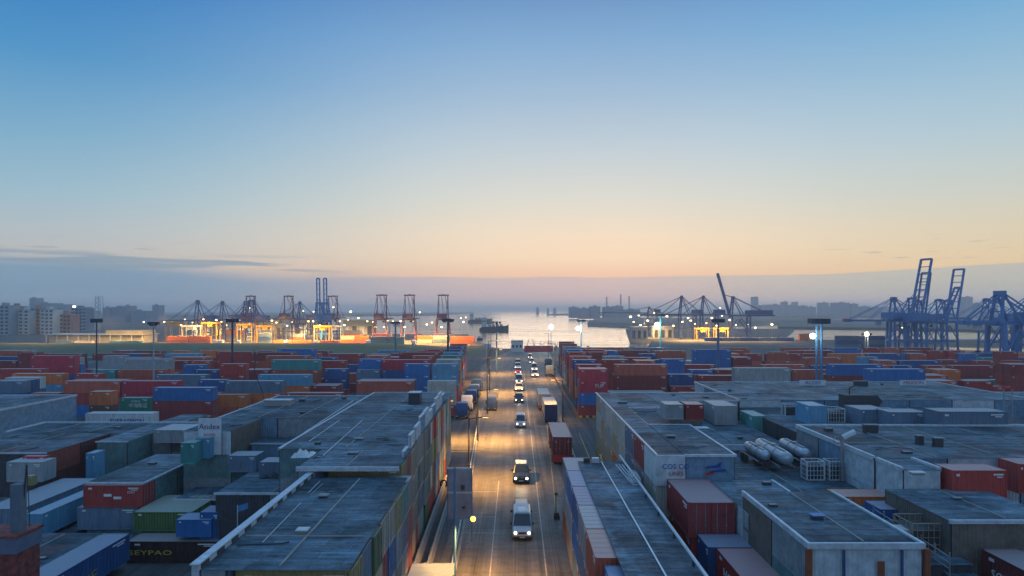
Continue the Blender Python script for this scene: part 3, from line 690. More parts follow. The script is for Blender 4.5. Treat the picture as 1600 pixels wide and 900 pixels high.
cset(208, 300, 800, 3.85, 6.0, 'olive green', 'olive green container at the left rim of the dark pit', 1.85, 'x')
cset(275, 330, 812, 3.9, 2.2, 'blue', 'small bright blue box standing on the dark graffiti container', 1.6)
cset(312, 341, 800, 4.5, 2.2, 'blue', 'taller bright blue box behind the small one over the pit', 2.5)
for (a_, b_, yt, h, dp, cn, lb) in (
    (282, 304, 692, 9.2, 2.4, 'teal', 'small teal box beside the white lettered panel'),
    (306, 328, 684, 9.4, 2.4, 'light blue', 'small bright light blue box against the white lettered panel'),
    (356, 400, 712, 7.9, 2.4, 'slate blue', 'low slate blue box on the rough low left roof'),
    (405, 455, 722, 7.7, 2.4, 'slate blue', 'faint dark blue box on the rough low left roof nearest the beam'),
    (240, 302, 672, 7.2, 5, 'grey', 'grey open-sided box left of the small teal box')):
    cset(a_, b_, yt, h, dp, cn, lb, 1.7 if h < 9 else 2.2)
# graffiti panel
p = Vector((-34.1, 73.7, 0)); q = Vector((-31.7, 73.7, 0))
t = thing('notice_panel', (p.x, p.y, 7.4), 'white upright panel with purple and red lettering on the left', 'panel')
MB().box(0, q.x - p.x, 0, .15, 0, 3.9, PALE).build('board', t)
PUR = mat('purple_lettering', (.10, .04, .16), .6); RED = mat('red_lettering', (.45, .03, .03), .6, var=.1); BLUEL = mat('blue_lettering', (.015, .06, .30), .6, var=.1)
o = lettering('Andex', .85, PUR, ((q.x - p.x) / 2, -.02, 3.0), '-y', t); o = lettering('socuts', .5, RED, ((q.x - p.x) / 2, -.02, 2.2), '-y', t)
# containers in front of the left yard, hand placed
def yc(pxl, pxr, yt, n, cols, labs, depth=2.44, L=None, text=None, group=None):
    h = n * CH; p = W(pxl, yt, h); q = W(pxr, yt, h); out = []
    for k in range(n):
        out.append(container((p.x + q.x) / 2, p.y + depth / 2, k * CH, L40 if (q.x - p.x) > 9 else L20, cols[k], labs[k], group, 0, True, CH, depth, q.x - p.x, True))
    return out
s = yc(133, 237, 646, 2, ['white', 'white'], ['white container beneath the long white lettered one at the left yard front', 'long white container with blue lettering at the front of the left yard'])
lettering('EVERAEMON', 1.1, BLUEL, (1.6, -1.26, 1.2), '-y', s[1], 1.0)
s = yc(187, 233, 622, 2, ['green', 'green'], ['green container under the green one with white characters, left yard front', 'green container with white characters at the left yard front'])
for i, tx in enumerate(('中海', '集运')): lettering(tx, 1.0, WHITE, (-.2 + i * 1.9, -1.26, 1.0), '-y', s[1])
lettering('CHINA SHIPPING'[:5], .6, WHITE, (.3, -1.26, 1.9), '-y', s[1])
yc(239, 332, 606, 3, ['maroon', 'maroon', 'blue'], ['lower maroon container under the big blue one at the left yard front', 'middle maroon container directly under the big blue one, left yard front', 'big blue container on two maroon ones at the left yard front'])
yc(139, 173, 612, 3, ['slate blue', 'brown', 'orange'], ['slate blue container at the foot of the short orange stack, left yard', 'brown container in the middle of the short orange stack, left yard', 'short orange container topping its stack at the left yard front'])
yc(332, 386, 617, 2, ['brick red', 'orange'], ['brick red container under the orange one beside the far left roof edge', 'orange container right of the big blue one, beside the far left roof edge'])
s = yc(8, 60, 590, 3, ['teal', 'slate blue', 'white'], ['teal container at the foot of the white lettered stack, far left', 'slate blue container under the white lettered one, far left', 'white container with dark lettering near the left picture edge'])
lettering('LOVNAVALKIA', .95, PUR, (0, -1.26, 1.2), '-y', s[2])
if ('left', 0, 0, 0, 1) in inst: lettering('SEALMAC', .95, DARK, (.4, -1.27, 1.3), '-y', inst[('left', 0, 0, 0, 1)])
if ('right', 0, 0, 0, 2) in inst: lettering('YUP', 1.1, WHITE, (1.2, -1.27, 1.5), '-y', inst[('right', 0, 0, 0, 2)])
s = yc(1054, 1110, 596, 2, ['grey', 'dark red'], ['pale grey container with dark lettering beneath a dark red one, right yard', 'dark red container on the pale grey lettered one, right yard'])
s[0].children[0].color = (.42, .42, .40, 1); lettering('GEVENGEMT', 1.0, DARK, (-.3, -1.27, 1.3), '-y', s[0])
s[0].location.z = 1.6; s[1].location.z = 1.6 + CH
bb = MB().box(-4, 4, -1.2, 1.2, 0, 1.58, CONC).build('concrete_plinth'); bb.location = (s[0].location.x, s[0].location.y, 0); tag(bb, 'low concrete plinth under the pale grey lettered container', 'plinth')

# ------------------------------------------------------------------ right side blocks
block('container_warehouse', 'far flat roof on the right street wall, thin white edge all round', 14.6, 24, 88, 103.7, 10.4, roof=0, edges='BF', fascia=.16)
block('container_warehouse', 'right part of the far flat roof, behind the pale grey container', 24.1, 31, 95, 103.6, 10.4, roof=0, edges='BF')
block('low_deck', 'small deck pad under the pale grey container', 24.2, 30.2, 87.8, 94.9, 8.0, roof=0, edges='', wall='dark', cat='deck')
block('container_warehouse', 'white-edged narrow roof step over the right street wall', 12.2, 14.55, 59.05, 104, 10.42, roof=0, edges='L', wall='grey', fascia=.05, z0=10.33, corr=False)
block('container_warehouse', 'mid right roof with a dark vent, set a little lower than its neighbours', 14.6, 18, 75, 87.9, 10.0, roof=1, edges='', fascia=.2)
b3 = block('container_warehouse', 'near right roof with one round vent and a white front wall carrying blue logos', 14.6, 19.0, 58.9, 74.6, 10.46, roof=0, edges='BFR', wall='blue', wallF='pale', fascia=.12, corr=True)
b = MB(); b.box(12.08, 14.6, 58.76, 58.98, 7.9, 10.5, WALLS['pale']); b.build('front_panel', b3).location = (-b3.location.x, -b3.location.y, 0)
b = MB()
o = lettering('COS CO', .62, BLUEL, (-3.05, -8.12, 9.55), '-y', b3); o = lettering('LINES', .5, RED, (-3.0, -8.12, 8.95), '-y', b3)
b = MB()
for a_, z_, w_, m_ in ((-.5, 9.35, 1.4, BLUEL), (-.1, 9.0, 1.5, BLUEL), (-.6, 8.75, .9, RED), (.5, 9.6, .5, BLUEL)): b.face([(a_, -7.90, z_), (a_ + w_, -7.90, z_ + .1), (a_ + w_ * .9, -7.90, z_ + .34), (a_ + .2, -7.90, z_ + .2)], m_)
b.build('emblem', b3)
block('container_warehouse', 'blue-grey roof stepping down in front of the white logo wall on the right', 16.7, 22, 49, 58.7, 8.4, roof=2, edges='R', wall='blue', fascia=.12)
block('low_deck', 'broad dark blue deck with tankers and cages between the right roofs', 18.95 + .2, 30.3, 50.8, 87.8, 7.2, roof=1, edges='', wall='dark', cat='deck')
block('low_deck', 'raised deck strip crossing behind the tankers, with grey containers on it', 19.2, 30.2, 76, 87.7, 8.0, roof=0, edges='F', wall='dark', cat='deck', fascia=.6, trimh=.04, trimw=.12)
R6 = block('container_warehouse', 'very wide blue corrugated roof across the middle right with two painted signs', 31.2, 73, 95.6, 119.3, 10.4, roof=2, edges='BLR', wall='blue', fascia=.16)
block('container_warehouse', 'roof beyond the wide blue one at the right picture edge, thin white edge', 73.3, 130, 92, 104.4, 10.4, roof=4, edges='BF', wall='grey')
block('low_deck', 'junk-covered deck in front of the wide blue roof', 31.2, 60, 74.6, 95.4, 9.4, roof=1, edges='', wall='dark', cat='deck')
block('container_warehouse', 'blue-grey roof with faint red stains at the right, behind the long slanting beam', 30.4, 80, 58, 74.2, 10.4, roof=3, edges='BL', wall='pale', trimh=.2, trimw=.2, fascia=.2)
block('container_warehouse', 'front part of the stained right roof ending in white container walls', 30.4, 33.5, 53.7, 57.9, 10.4, roof=3, edges='LR', wall='pale', trimh=.2, trimw=.2)
block('container_warehouse', 'low blue-grey roof at the lower right edge above dark mottled walls', 28.8, 36.5, 45.3, 53.5, 9.0, roof=4, edges='F', wall='brown', fascia=.16)
block('container_warehouse', 'grey roof with pale front edge, white panel front wall, at the lower right', 16.7, 23.3, 39.0, 50.5, 9.6, roof=1, edges='FLR', wall='brown', wallF='pale', fascia=.22, trimh=.12)
p = Vector((0, 0, 0))
for x in (18.6, 21.9): tag(MB().box(x, x + .14, 38.85, 38.94, 5, 9.35, mat('navy_post', (.03, .07, .18), .5)).build('wall_post'), 'navy upright post on the white panel front wall, ' + ('left' if x < 20 else 'right') + ' of two', 'post')
for x in (16.55, 23.25): tag(MB().box(x, x + .3, 38.80, 39.1, 5, 9.4, mat('rust_post', (.25, .07, .03), .8)).build('wall_post'), 'rusty corner post at the ' + ('left' if x < 20 else 'right') + ' end of the white panel front wall', 'post')
for (x, z, bd) in ((19.8, 7.5, 'I1'), ): pass
o = MB(); o.box(20.6, 21.0, 38.90, 38.935, 7.7, 8.7, mat('rust_post', (.25, .07, .03), .8))
for i in range(6): o.box(19.2 + i * .38, 19.35 + i * .38, 38.90, 38.935, 7.55, 7.66, BLUEL)
tag(o.build('wall_marks'), 'rust-coloured plate and blue dashes on the white panel front wall', 'markings')
block('low_deck', 'dark deck between the lower right roof and the railed stairs', 23.6, 29.5, 44, 52.5, 6.6, roof=1, edges='', wall='dark', cat='deck')
block('low_deck', 'dark floor of the lower right corner beside the lettered red container', 23.5, 34, 30, 44, 5.0, roof=1, edges='', wall='dark', cat='deck')

# maroon / blue / red containers below the logo wall
container(14.75, 55.1, 5.8, L20, 'maroon', 'maroon container with ribbed roof directly below the white logo wall', None, R(-90), True, 2.7, 3.5, 7.2, True)
container(14.85, 55.1, 3.1, L20, 'dark red', 'dark red container beneath the maroon one, above the pipe', None, R(-90), True, 2.65, 3.2, 7.1)
container(15.6, 49.9, 3.6, L20, 'navy blue', 'blue container with a mottled roof, in front of the maroon one', None, R(-90), True, 2.6, 3.9, 2.9, True)
c = container(16.0, 44.5, 3.6, L20, 'dark red', 'dark red container with white lettering at the bottom edge, right of the pipe', None, R(-90), True, 2.6, 3.6, 7.6, True)
o = lettering('HOMALINE', .9, WHITE, (.6, -1.25, 1.5), '-y', c)
container(16.0, 44.5, 1.0, L20, 'slate blue', 'slate blue container under the dark red lettered one at the bottom edge', None, R(-90), True, 2.6, 3.6, 7.6, True)
# R side oddments
RB = [(1117, 1152, 634, 10.6, 5.5, 'grey', 'pale grey container on the raised deck, end towards camera', 'y', 2.5),
      (1040, 1068, 632, 12.2, 3, 'grey', 'small grey cabin with rounded pale top on the far right roof', 'x', 1.7),
      (1072, 1100, 632, 12.2, 3, 'maroon', 'small maroon-fronted box beside the grey cabin on the far right roof', 'x', 1.8),
      (1176, 1198, 650, 9.6, 5, 'teal', 'narrow grey-green box at the far end of the long slanting beam', 'y', 2.6),
      (1264, 1292, 634, 11.6, 4, 'light blue', 'blue-grey crate box on the junk deck, left', 'y', 2.2),
      (1390, 1448, 644, 11.4, 3, 'slate blue', 'slate container on the junk deck with cages at its left', 'x', 2.0),
      (1468, 1575, 643, 12.0, 3, 'slate blue', 'long dark blue slatted container at the right side of the junk deck', 'x', 2.6),
      (1488, 1574, 735, 10.6, 2.4, 'dark red', 'ribbed dark red container side on the stained right roof', 'x', 2.4),
      (1592, 1640, 725, 10.6, 2.4, 'dark red', 'dark red container cut by the right picture edge', 'x', 2.4),
      (1312, 1422, 776, 7.9, 2.4, 'orange', 'orange-red container lying below the white container wall, lower right', 'x', 1.5),
      (1376, 1425, 796, 7.9, 2.4, 'navy blue', 'dark blue covered box in front of the orange-red container', 'x', 1.2),
      (1345, 1388, 640, 11.3, 4, 'slate blue', 'slate box beside the black hopper on the junk deck', 'x', 1.9)]
for (a_, b_, yt, h, dp, cn, lb, al, hz) in RB:
    cset(a_, b_, yt, h, dp, cn, lb, hz, al)
c = container(31.9, 41.0, 4.7, L20, 'dark red', 'dark container with white lettering along its side, bottom right corner', None, R(-90), True, 2.6, 2.5, 8.0, True)
for ch in c.children: ch.color = (.16, .03, .03, 1)
lettering('SOWPCOPLAS', .85, WHITE, (-.1, -1.26, 1.3), '-y', c, .8)
# painted signs on the wide blue roof
for (px, tx, m_, lab) in ((1270, 'ACODI', WHITE, 'small white painted sign at the left far edge of the wide blue roof'), (1427, 'MAXSON', WHITE, 'white and red painted sign at the right far edge of the wide blue roof')):
    p = W(px, 603, 10.4); t = thing('painted_sign', (p.x, p.y, 10.5), lab, 'sign')
    MB().box(-2.2, 2.2, -.05, .05, 0, .85, PALE).build('board', t)
    lettering(tx, .8, RED if tx == 'MAXSON' else BLUEL, (0, -.07, .42), '-y', t)

# street-side container row with the blue deck (right of the street)
cols = [['orange', 'grey', 'slate blue'], ['tan', 'grey', 'blue'], ['slate blue', 'blue', 'navy blue'], ['maroon', 'slate blue', 'grey'], ['brick red', 'orange', 'brick red'], ['maroon', 'blue', 'blue']]
for i in range(6):
    y0 = 66.2 - i * 5.85
    if i == 5: y0 -= .3
    for k in range(3 if i < 5 else 3):
        cn = cols[i][k]
        container(6.22 + (.55 if i == 5 else 0), y0 + 2.9, k * 2.5 - (.35 if i == 5 and k == 2 else 0), L20, cn, f"{cn} container, {ORD[k]} tier, {ORD[i]} from far end, street-side row by blue deck", 'containers in the street-side row', R(90), True, 2.5, 2.44, 5.8)
block('loading_deck', 'long smooth blue deck with a white line, right of the street-side container row', 6.35, 10.9, 25, 69.6, 7.62, roof=4, edges='', wall='grey', cat='deck', z0=7.53, corr=False, smooth=True)
block('container_warehouse', 'dark plain base under the long blue deck', 7.5, 10.85, 25, 69.4, 7.5, roof=4, edges='', wall='dark')
b = MB(); b.face([(8.62, 26, 7.70), (8.74, 26, 7.70), (8.74, 69.4, 7.70), (8.62, 69.4, 7.70)], WHITE); structure(b.build('deck_line'))
t = thing('pipeline', (10.7, 24, 7.6), 'long pale pipe on brackets along the right edge of the blue deck', 'pipe')
MB().bar((0, 0, .5), (0, 46, .5), .11, PALE, n=10).build('pipe', t)
for i in range(9): MB().box(-.08, .08, 2 + i * 5, 2.15 + i * 5, 0, .45, DARK).build('bracket', t)
b = MB()
def ring(b, c, r, rr, m, ax='y', n=18, k=6):
    base = len(b.v); c = Vector(c)
    for i in range(n):
        t_ = 2 * math.pi * i / n
        for j in range(k):
            u = 2 * math.pi * j / k; q = r + rr * math.cos(u); w_ = rr * math.sin(u)
            v = {'y': (q * math.cos(t_), w_, q * math.sin(t_)), 'z': (q * math.cos(t_), q * math.sin(t_), w_), 'x': (w_, q * math.cos(t_), q * math.sin(t_))}[ax]
            b.v.append(tuple(c + Vector(v)))
    mi = b.mi(m)
    for i in range(n):
        for j in range(k): b.f.append((base + i * k + j, base + ((i + 1) % n) * k + j, base + ((i + 1) % n) * k + (j + 1) % k, base + i * k + (j + 1) % k)); b.m.append(mi)
for i in range(4): ring(b, (10.45, 59.5 + i * .5, 8.2 + .05 * (i % 2)), .42, .05, PALE)
for i in range(3): b.bar((10.1 + i * .25, 60, 7.9), (9.7 + i * .3, 66, 8.1), .05, PALE)
tag(b.build('hose_coils'), 'coiled pale hoses hanging at the far end of the pipe by the right street wall', 'hose')
# far end junk on the deck
b = MB(); b.box(6.9, 7.5, 68.6, 69.2, 7.7, 8.1, DARK); b.box(7.7, 8.4, 68.4, 69.0, 7.7, 8.15, PALE); b.bar((8.6, 68.7, 7.7), (8.6, 68.7, 8.5), .06, PALE)
tag(b.build('deck_fittings'), 'small pale and dark fittings at the far end of the blue deck', 'fittings')
# yellow bollard guard at the far corner of the right wall
YEL = mat('safety_yellow', (.62, .38, .03), .6)
b = MB(); b.box(12.0, 12.3, 99, 99.3, 0, 2.6, YEL); b.box(12.0, 12.3, 92, 92.3, 0, 2.6, YEL); b.box(12.05, 12.25, 92.3, 99, 1.0, 1.25, YEL); b.box(12.05, 12.25, 92.3, 99, 2.0, 2.2, YEL)
tag(b.build('corner_guard'), 'yellow steel guard at the foot of the right street wall', 'barrier')

# ------------------------------------------------------------------ tankers, cages, junk on the right deck
TANKM = mat('tank_shell', (.38, .43, .47), .38, .5, var=.35, scale=2)
def tanker(px, py, h, ln, r, label, rz=0):
    p = W(px, py, h); t = thing('tank_trailer', (p.x, p.y, h), label, 'tank trailer', 'tank trailers on the right deck', rz)
    b = MB(); n = 16; prof = [(0, .25), (.12, .75), (.35, .95), (.6, 1), (ln - .6, 1), (ln - .35, .95), (ln - .12, .75), (ln, .25)]; base = len(b.v); mi = b.mi(TANKM)
    for y, q in prof:
        for i in range(n): a = 2 * math.pi * i / n; b.v.append((math.cos(a) * r * q, y, .95 + r + math.sin(a) * r * q))
    for k in range(len(prof) - 1):
        for i in range(n): b.f.append((base + k * n + i, base + k * n + (i + 1) % n, base + (k + 1) * n + (i + 1) % n, base + (k + 1) * n + i)); b.m.append(mi)
    b.f.append(tuple(base + i for i in range(n))); b.m.append(mi); b.f.append(tuple(base + (len(prof) - 1) * n + i for i in range(n))); b.m.append(mi)
    for y in (ln * .3, ln * .6): ring(b, (0, y, .95 + r), r + .01, .035, STEEL, n=20, k=4)
    b.build('tank', t)
    c = MB(); c.box(-.5, .5, .2, ln - .2, .75, .95, DARK)
    for x in (-.75, .62): c.bar((x + .06, .3, .9), (x + .06, ln - .3, .9), .05, STEEL)
    c.build('chassis', t)
    for y in (ln - 1.6, ln - .7):
        for sx in (-1, 1): MB().bar((sx * .55, y, .42), (sx * .85, y, .42), .42, RUBBER, n=14).build('wheel', t)
    MB().box(-.25, .25, ln * .45, ln * .55, .95 + 2 * r, 1.1 + 2 * r, STEEL).build('manhole', t)
    w = MB(); w.box(-.15, .15, .8, ln - .8, .96 + 2 * r, 1.0 + 2 * r, STEEL); w.build('walkway', t)
    return t
tanker(1198, 737, 7.25, 5.6, .52, 'shorter pale tank trailer, leftmost on the right deck')
tanker(1232, 745, 7.25, 7.8, .66, 'large pale tank trailer in the middle of the right deck')
tanker(1262, 735, 7.25, 6.4, .56, 'pale tank trailer beside the slanting beam, right of the large one')
def cage(x, y, z, w, d, h, label, nx=5, nz=4, group=None, m=None):
    m = m or PALE; t = thing('wire_cage', (x, y, z), label, 'cage', group)
    b = MB()
    for sx in (0, w):
        for sy in (0, d): b.box(sx - .06, sx + .06, sy - .06, sy + .06, 0, h, m)
    for sz in (0, h):
        b.bar((0, 0, sz), (w, 0, sz), .05, m); b.bar((0, d, sz), (w, d, sz), .05, m); b.bar((0, 0, sz), (0, d, sz), .05, m); b.bar((w, 0, sz), (w, d, sz), .05, m)
    b.build('frame', t)
    g = MB()
    for yy_ in (0, d):
        for i in range(nx + 1): g.bar((w * i / nx, yy_, 0), (w * i / nx, yy_, h), .03, m, n=4)
        for k in range(nz + 1): g.bar((0, yy_, h * k / nz), (w, yy_, h * k / nz), .03, m, n=4)
    for xx_ in (0, w):
        for k in range(nz + 1): g.bar((xx_, 0, h * k / nz), (xx_, d, h * k / nz), .03, m, n=4)
        for i in range(3): g.bar((xx_, d * i / 3, 0), (xx_, d * i / 3, h), .03, m, n=4)
    g.build('wire_mesh', t)
    MB().box(.08, w - .08, .08, d - .08, .02, h * .75, DARK).build('load', t)
    return t
p = W(1261, 750, 7.25); cage(p.x, p.y, 7.25, 1.6, 1.3, 1.7, 'white wire cage left of a pair between tankers and beam')
p = W(1296, 750, 7.25); cage(p.x, p.y, 7.25, 1.5, 1.3, 1.7, 'white wire cage right of a pair, against the slanting beam')
p = W(1425, 862, 6.6); cage(p.x, p.y, 6.6, 3.0, 2.2, 1.9, 'wide stack of rusty wire cages at the lower right', 8, 4, None, mat('rusty_wire', (.30, .24, .18), .7))
p = W(1212, 652, 9.4); cage(p.x + 1.6, p.y + 1, 9.4, 3.2, 1.2, 1.5, 'pale crate frames at the left end of the junk deck', 2, 1)
p = W(1300, 662, 9.4); cage(p.x, p.y + 1, 9.4, 2.0, 2.0, 1.6, 'wire crates beside the blue-grey box on the junk deck', 6, 3)
p = W(1365, 664, 9.4); cage(p.x, p.y, 9.4, 3.0, 2.2, 1.7, 'stack of grey crates under the slate containers, junk deck', 7, 4)
b = MB(); p = W(1345, 645, 9.4)
pts = [(-2, 0), (2, 0), (2.9, 1.2), (2.2, 2.0), (-2, 2.0)]
for yy_ in (0, 2.0): b.face([(x, yy_, z + .3) for x, z in pts], DARK)
for (xa, za), (xb, zb) in zip(pts, pts[1:] + pts[:1]): b.face([(xa, 0, za + .3), (xb, 0, zb + .3), (xb, 2, zb + .3), (xa, 2, za + .3)], DARK)
b.bar((-1, 1, 2.2), (-1, 1, 3.2), .08, DARK); b.bar((-1, 1, 3.2), (-.4, 1, 3.4), .08, DARK); b.box(-1.8, -1.5, .2, 1.8, 0, .3, DARK); b.box(1.5, 1.8, .2, 1.8, 0, .3, DARK)
o = b.build('hopper'); o.location = p; tag(o, 'black hopper with a bent pipe standing on the junk deck', 'hopper')
# black chimneys on stained roof
for px, py, w_, lab in ((1439, 694, .55, 'small black chimney box on the stained right roof, left of two'), (1468, 698, .75, 'wider black chimney box on the stained right roof, right of two'), (1362, 676, 1.4, 'rust-brown box at the pipe crossing behind the stained roof'), (1296 + 50, 603, 2.2, 'dark heap of fittings on the far edge of the wide blue roof')):
    small_box('chimney_box', lab, 'chimney', px, py, 10.45, w_, .5, .75, DARK, lid=CONC)
small_box('roof_hatch', 'round-topped vent in the middle of the near right roof', 'hatch', 1049, 684, 10.5, .75, .5, .14, DARK, lid=CONC)
small_box('roof_hatch', 'dark pale-lipped vent on the lower middle right roof', 'hatch', 990, 648, 10.05, 1.0, .6, .16, DARK, lid=CONC)
small_box('roof_hatch', 'long low dark vent near the left corner of the far right roof', 'hatch', 973, 630, 10.45, 1.2, .5, .12, DARK, lid=CONC)
small_box('roof_hatch', 'white slab box at the rim of the tanker deck', 'hatch', 1098, 676, 7.6, 1.6, 1.3, .5, CONC, lid=WHITE)
small_box('roof_hatch', 'blue-topped vent on the lower right panel-walled roof', 'hatch', 1279, 812, 9.65, .65, .5, .2, DARK, lid=mat('blue_lid', (.05, .2, .45), .5))
small_box('roof_hatch', 'white flat hatch at the corner where the slanting beam ends', 'hatch', 1436, 742, 10.5, .9, .5, .12, CONC, lid=PALE)
# antenna frame / satellite pole by the beam
t = thing('floodlight_post', W(1316, 752, 7.25), 'post with a tilted pale box and small dish beside the slanting beam', 'post')
MB().box(-.12, .12, -.1, .1, 0, 4.2, STEEL).build('post', t)
b = MB(); b.bar((0, 0, 4.0), (1.2, .2, 4.5), .28, PALE, n=6); b.build('lamp_box', t); b = MB(); ring(b, (-.45, 0, 3.8), .32, .04, STEEL, 'y', 12, 4); b.bar((-.45, 0, 3.8), (0, 0, 3.7), .04, STEEL); b.build('dish', t)
# railed stairs lower right
t = thing('railing', (0, 0, 0), 'long grey stair railing descending toward the camera at the lower right', 'railing')
b = MB(); A = W(1437, 785, 8.6); B = W(1497, 830, 8.6)
A = Vector((27.2, 52.0, 8.2)); B = Vector((27.6, 43.5, 7.6))
for k in range(4): b.bar(A + Vector((0, 0, -.3 - k * .38)), B + Vector((0, 0, -.3 - k * .38)), .04, STEEL)
b.build('rail', t)
b = MB()
for i in range(7): q = A.lerp(B, i / 6); b.bar(q + Vector((0, 0, -1.6)), q, .05, STEEL)
b.build('baluster', t)
b = MB(); b.face([A + Vector((0, 0, -1.6)), B + Vector((0, 0, -1.6)), B + Vector((2.0, 0, -1.6)), A + Vector((2.0, 0, -1.6))], ROOF[1]); b.build('tread', t)
c = cset(1387, 1425, 828, 8.0, 1.2, 'white', 'white louvred box against the lower right roof edge', 1.0, 'y')
# gantry mast at right (1500-1550)
t = thing('lattice_mast', W(1575, 665, 9.4), 'pale lattice mast with a red cap at the right', 'mast')
b = MB()
for x in (-.5, .5): b.bar((x, 0, 0), (x, 0, 4.3), .07, CONC)
for i in range(4): b.bar((-.5, 0, i), (.5, 0, i + 1), .04, CONC); b.bar((.5, 0, i), (-.5, 0, i + 1), .04, CONC)
b.build('lattice', t); MB().box(-.35, .35, -.2, .2, 4.3, 4.6, mat('red_cap', (.6, .03, .04), .5)).build('cap', t)

# lamp post, sign board and ramp left of the street
def sodium(loc, power, size=.4, col=(1, .49, .10), cone=150, blend=.6, rot=(0, 0, 0), parent=None):
    l = bpy.data.lights.new('lamp_light', 'SPOT'); l.energy = power; l.color = col; l.spot_size = R(cone); l.spot_blend = blend; l.shadow_soft_size = size
    o = bpy.data.objects.new('lamp_light', l); COL.objects.link(o); o.location = loc; o.rotation_euler = rot
    if parent: o.parent = parent
    return o
BLUEP = mat('blue_painted_steel', (.06, .18, .36), .5)
LAMPW = emit('sodium_lens', (1, .48, .06), 5)
t = thing('street_lamp', (-4.95, 56, 0), 'blue lamp post with a lit yellow lamp at the left kerb, nearest the camera', 'street lamp')
MB().bar((0, 0, 0), (0, 0, 10.1), .14, BLUEP, .10, n=10).build('pole', t)
MB().bar((0, 0, 5.9), (1.5, 0, 6.05), .05, BLUEP).build('arm', t)
b = MB(); b.box(1.3, 1.75, -.15, .15, 6.0, 6.1, STEEL); b.build('lamp_head', t)
bm = bmesh.new(); bmesh.ops.create_icosphere(bm, subdivisions=2, radius=.22); me = bpy.data.meshes.new('bulb'); bm.to_mesh(me); bm.free(); me.materials.append(LAMPW)
o = link('bulb', me, t); o.location = (1.52, -.2, 5.95)
sodium((1.52, -.1, 5.8), 11000, .2, parent=t)
def street_lamp(x, y, h, label, power, arm=1.6, dark=True, rz=0):
    t = thing('street_lamp', (x, y, 0), label, 'street lamp', 'street lamps along the truck road', rz)
    MB().bar((0, 0, 0), (0, 0, h), .16, DARK, .09, n=8).build('pole', t); MB().bar((0, 0, h - .2), (arm, 0, h + .15), .06, DARK).build('arm', t)
    b = MB(); b.box(arm - .4, arm + .45, -.2, .2, h + .08, h + .22, STEEL); hd = b.build('lamp_head', t); MB().box(arm - .32, arm + .37, -.15, .15, h + .02, h + .078, LAMPW).build('lens', hd)
    sodium((arm, 0, h - .1), power, .3, parent=t, cone=132, blend=1); return t
street_lamp(-6.2, 92, 8.5, 'dark street lamp on the left kerb beside the blank panel', 15000, 2.2)
street_lamp(-6.6, 120, 9, 'dark street lamp midway along the guard rail', 22000, 3.2)
street_lamp(-6.2, 152, 12.2, 'dark street lamp in front of the covered lorry on the left kerb', 15000, 2.6)
street_lamp(-7.0, 188, 12, 'dark street lamp behind the covered lorry, left side of the road', 36000, 3.0)
street_lamp(-9.5, 245, 12, 'dark street lamp far down the left side of the road', 24000, 3)
street_lamp(-11.5, 325, 12, 'dark street lamp near the road end on the left', 7000, 3)
street_lamp(13.0, 224, 12, 'dark street lamp at the right yard corner by the yellow lorry', 20000, 3, rz=R(180))
street_lamp(15.5, 320, 12, 'dark street lamp near the road end on the right', 6000, 3, rz=R(180))
street_lamp(-12.8, 120, 7, 'thin lamp on the container lot behind the left street wall', 14000, 1.5)
street_lamp(-17.5, 215, 12, 'dark lamp post on the lot beside the parked tractors', 14000, 3)
street_lamp(9.8, 141, 8.5, 'dark street lamp on the right beside the second container lorry', 3200, 2.0, rz=R(180))

# blank sign panel
t = thing('blank_panel', (-5.5, 68, 0), 'tall blank grey panel on blue posts beside the left kerb', 'panel')
MB().box(-1.15, 1.15, -.08, .08, 2.2, 7.2, mat('grey_panel', (.26, .28, .32), .5)).build('board', t)
b = MB()
for x in (-1.2, 1.2): b.bar((x, 0, 0), (x, 0, 7.3), .07, BLUEP)
b.build('post', t); MB().box(-1.2, 1.2, -.14, -.09, 4.8, 4.95, PALE).build('crossbar', t); MB().box(-1.25, 1.25, -.1, .1, 7.2, 7.32, PALE).build('top_rail', t)
b = MB(); b.box(.25, .55, -.5, -.1, 3.4, 3.5, DARK); b.box(.1, .5, -.35, -.1, 5.2, 5.6, DARK); b.build('fitting', t)
# concrete rails of the ramp
for i, (xa, ya, xb, yb, lab) in enumerate(((-9.1 + .35, 58, -9.35 + .15, 92, 'long pale concrete rail by the left street wall, left of two'), (-7.6, 58, -8.0, 90, 'long pale concrete rail by the left street wall, right of two'))):
    b = MB(); n = len(b.v)
    b.v += [(xa - .16, ya, 0), (xa + .16, ya, 0), (xb + .16, yb, 0), (xb - .16, yb, 0), (xa - .1, ya, .9), (xa + .1, ya, .9), (xb + .1, yb, .9), (xb - .1, yb, .9)]
    for f in ((4, 5, 6, 7), (0, 1, 5, 4), (1, 2, 6, 5), (2, 3, 7, 6), (3, 0, 4, 7)): b.f.append(f); b.m.append(b.mi(CONC))
    tag(b.build('concrete_rail'), lab, 'barrier')
c = container(-6.55, 52.2, 0, L20, 'light blue', 'pale blue container with a white ribbed top at the bottom edge, left of the street', None, R(-90), True, 2.6, 3.4, 6)
b = MB(); ring(b, (0, 0, .55), .45, .14, RUBBER, 'y'); o = b.build('tyre_ring'); o.location = W(693, 762); b2 = MB(); ring(b2, (0, -.06, .55), .5, .07, YEL, 'y'); b2.build('rim', o); tag(o, 'yellow-rimmed tyre standing at the far end of the concrete rails', 'tyre')
